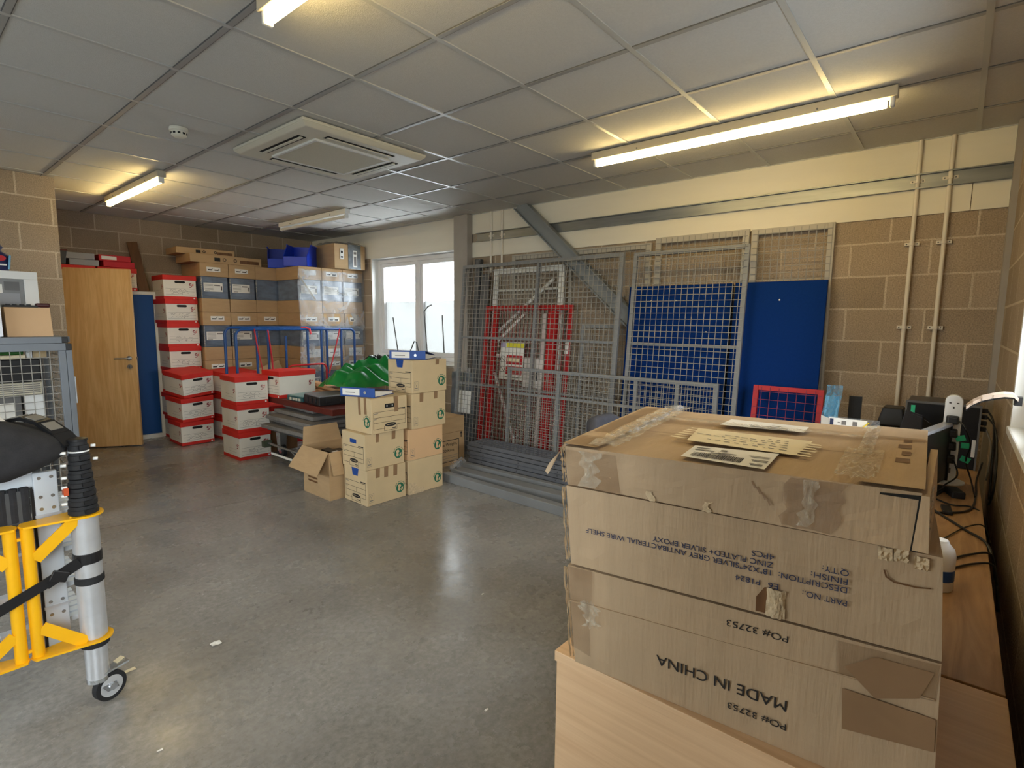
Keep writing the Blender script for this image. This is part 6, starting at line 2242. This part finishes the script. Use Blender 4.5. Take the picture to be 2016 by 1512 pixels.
# castor
cs = MB()
cs.cyl((.030, -.012, .056), (.30, -.95, 0), .055, .026, M_RUBBER, 26)
w_ = cs.build('castor_wheel', lad); smooth_by_angle(w_)
hb_ = MB(); hb_.cyl((.030, -.012, .056), (.30, -.95, 0), .040, .029, M_ALU, 22); hb_.cyl((.030, -.012, .056), (.30, -.95, 0), .014, .05, M_ZINC, 14)
smooth_by_angle(hb_.build('hub', w_))
cf = MB()
cf.cyl((0, 0, .098), (0, 0, 1), .037, .016, M_ZINC, 20)
dvv = Vector((.30, -.95, 0)).normalized()
for sg_ in (-1, 1):
    o_ = dvv * (.021 * sg_)
    cf.hexa([Vector((.012, -.018, .045)) + o_ - dvv * .0015, Vector((.05, -.006, .045)) + o_ - dvv * .0015, Vector((.05, -.006, .045)) + o_ + dvv * .0015, Vector((.012, -.018, .045)) + o_ + dvv * .0015,
             Vector((-.03, -.01, .105)) + o_ - dvv * .0015, Vector((.03, .01, .105)) + o_ - dvv * .0015, Vector((.03, .01, .105)) + o_ + dvv * .0015, Vector((-.03, -.01, .105)) + o_ + dvv * .0015], M_ZINC)
cf.build('castor_fork', lad)
MB().hexa([(.0, -.035, .112), (.095, -.02, .122), (.09, .012, .122), (.0, .02, .112), (.0, -.035, .117), (.095, -.02, .130), (.09, .012, .130), (.0, .02, .117)], M_ZINC).build('brake_lever', lad)
MB().obox((.07, .012, .13), (.03, .022, .004), (0, -.2, .3), M_CREAM).build('brake_pad', lad)


def bracket(sx, ox, oy):
    """yellow bracket from the leg at (ox, oy) towards the hinge tube; sx = +1 leg on the right"""
    tx, ty = (-.160 if sx > 0 else -.205), .0
    for z_, dn in ((.745, 0), (.262, 1)):
        q = MB()
        n = 14
        ring = []
        for k in range(n + 1):
            a = -PI * .5 + PI * k / n
            ring.append((ox + sx * .058 * math.cos(a), oy + .058 * math.sin(a)))
        if sx > 0:
            ring += [(tx - .012, ty + .03), (tx - .022, ty), (tx - .012, ty - .03)]
        else:
            ring += [(tx + .012, ty + .03), (tx + .022, ty), (tx + .012, ty - .03)]
        m_ = len(ring)
        vs = [(x, y, z_) for x, y in ring] + [(x, y, z_ + .007) for x, y in ring]
        q.add(vs, [tuple(range(m_ - 1, -1, -1)), tuple(range(m_, 2 * m_))] + [(i, (i + 1) % m_, m_ + (i + 1) % m_, m_ + i) for i in range(m_)], M_YEL)
        q.build('yellow_plate', lad)
    o = MB().cyl((tx, ty, .507), (0, 0, 1), .0185, .484, M_YEL, 18).build('yellow_tube', lad); smooth_by_angle(o)
    MB().bar((ox - sx * .030, oy - .03, .742), (tx + sx * .012, ty - .012, .625), .040, .006, M_YEL, up=(0, 1, 0)).build('yellow_gusset', lad)
    MB().bar((ox - sx * .030, oy - .03, .270), (tx + sx * .012, ty - .012, .372), .040, .006, M_YEL, up=(0, 1, 0)).build('yellow_gusset', lad)


bracket(1, 0, 0)
bracket(-1, -.36, .03)
for z_ in (.29, .70):
    MB().box((-.20, -.006, z_), (-.165, .006, z_ + .01), M_YEL).build('hinge_pin', lad)
# aluminium stiles and treads of the folded ladder behind the brackets
def stile(x, y, zb, zt, w_2):
    q = MB().box((x - w_2, y, zb), (x + w_2, y + .025, zt), M_ALUF)
    o = q.build('stile', lad, bevel=.003)
    for zz in (zt - .02, zt - .09, zt - .135, .42, .37):
        for sx in (-.5, .5):
            MB().cyl((x + sx * w_2, y - .0005, zz), (0, 1, 0), .006, .004, M_ZINC, 10).build('rivet', o)
    for zz in (.395, .745):
        MB().box((x - w_2 - .002, y - .004, zz), (x + w_2 + .004, y, zz + .010), M_ALU).build('band', o)
    MB().box((x - w_2 - .008, y + .001, zb + .01), (x - w_2, y + .02, zt - .06), M_BLACK).build('edge_strip', o)
stile(-.088, .075, .215, .91, .034)
stile(-.285, .085, .215, .91, .034)
MB().box((-.32, .085, .86), (-.12, .10, .915), M_ALUF).build('top_crosspiece', lad)
for k in range(4):
    q = MB()
    z_ = .30 + .14 * k
    q.box((-.24, .13, z_), (-.03, .17, z_ + .02), M_ALU)
    for j in range(6):
        q.box((-.052, .10 + .05 * j, z_ + .01), (.004, .135 + .05 * j, z_ + .028), M_ALUF)
    q.build('tread', lad)
MB().box((-.27, .05, .74), (-.14, .09, .86), M_STEEL_D).build('dark_housing', lad)
q = MB()
for k in range(6):
    q.cyl((-.30 + .03 * k, .06, .81), (0, 0, 1), .014, .12, M_BLACKF, 8)
q.build('brush_bundle', lad)
MB().cyl((-.048, .03, .545), (1, 0, 0), .014, .03, M_BLACK, 12).build('lock_knob', lad)
# strap
q = MB()
zs = .585
q.lathe([(.0435, -.02), (.0445, -.018), (.0445, .018), (.0435, .02)], (0, 0, zs), M_BLACK, 20)
q.bar((-.03, -.034, zs - .004), (-.13, -.028, zs - .055), .04, .003, M_BLACK, up=(0, 1, 0))
q.bar((-.125, -.030, zs - .05), (-.36, -.045, zs - .14), .036, .003, M_BLACK, up=(0, 1, 0))
q.build('strap', lad)
MB().obox((-.09, -.036, zs - .035), (.05, .01, .038), (0, .45, 0), M_BLACK).build('buckle', lad, bevel=.003)

# carry bag lying over the ladder head
bg2 = thing('carry_bag', 'black fabric carry bag with an instruction label lying over the ladder', 'bag', (.20, 2.54, .905))
def bag(a, b):
    th, ph_ = 2 * PI * a, PI * (b - .5)
    cx = math.copysign(abs(math.cos(th)) ** .55, math.cos(th)) * abs(math.cos(ph_)) ** .5
    sy = math.copysign(abs(math.sin(th)) ** .6, math.sin(th)) * abs(math.cos(ph_)) ** .5
    sz = math.copysign(abs(math.sin(ph_)) ** .75, math.sin(ph_))
    x = -.20 + .43 * cx
    tpr = 1 - .40 * max(0, x - .05) / .18
    return (x, .20 * sy, .105 + (.112 * sz) * tpr + .012 * math.sin(6 * cx + 2 * sy) * (1 if sz > 0 else .3) + (.03 * (-x) if x < 0 else 0) * sz)
MB().grid(bag, 48, 24, M_BLACKF).build('bag_body', bg2, smooth=True)
q = MB()
q.grid(lambda a, b: (-.10 + .16 * a - .03 * b, -.13 + .16 * b, .226 + .012 * math.sin(PI * b) - .010 * a * a), 4, 4, M_WPAPER)
lb_ = q.build('instruction_label', bg2)
q = MB()
for k in range(3):
    q.box((-.08 + .03 * k, -.09, .2385), (-.07 + .03 * k, -.02, .2395), M_INKG)
q.build('label_print', lb_)
q = MB()
arc = [(.06, .04, .15), (.09, .03, .195), (.13, .0, .205), (.17, -.04, .185), (.205, -.085, .145), (.228, -.12, .105)]
for a, b_ in zip(arc, arc[1:]):
    q.bar(a, b_, .07, .012, M_BLACK)
o = q.build('webbing', bg2)
for i in (1, 2, 3):
    a, b_ = Vector(arc[i]), Vector(arc[i + 1])
    q = MB(); q.bar(a.lerp(b_, .2) + Vector((0, 0, .007)), a.lerp(b_, .8) + Vector((0, 0, .007)), .05, .004, mat('grey_patch', (130, 126, 118), .8))
    q.build('grey_patch', o)

# ------------------------------------------------------------------ paper scraps on the floor
for i, (x, y, lb) in enumerate(((.88, 2.468, 'largest paper scrap, lying on the floor right of the yellow ladder'), (1.374, 1.257, 'small paper scrap on the floor closest to the beech cupboard'),
                                (.509, 1.974, 'small paper scrap on the floor nearest the bottom edge of the photo'), (1.995, 1.857, 'small paper scrap on the floor in the window reflection'),
                                (.572, 2.545, 'short strip of tape on the floor beside the ladder castor'))):
    a = .02 if i in (0, 4) else .009
    rnd = random.Random(i)
    o = MB().grid(lambda u_, v_: (x + (u_ - .5) * a * 2, y + (v_ - .5) * a * (1.6 if i == 0 else 1), .0012 + .006 * rnd.random() * (1 if i == 0 else .3)), 4, 4, M_WPAPER if i < 4 else M_CREAM).build('paper_scrap')
    tag(o, lb, 'paper scrap', 'scraps on the floor')
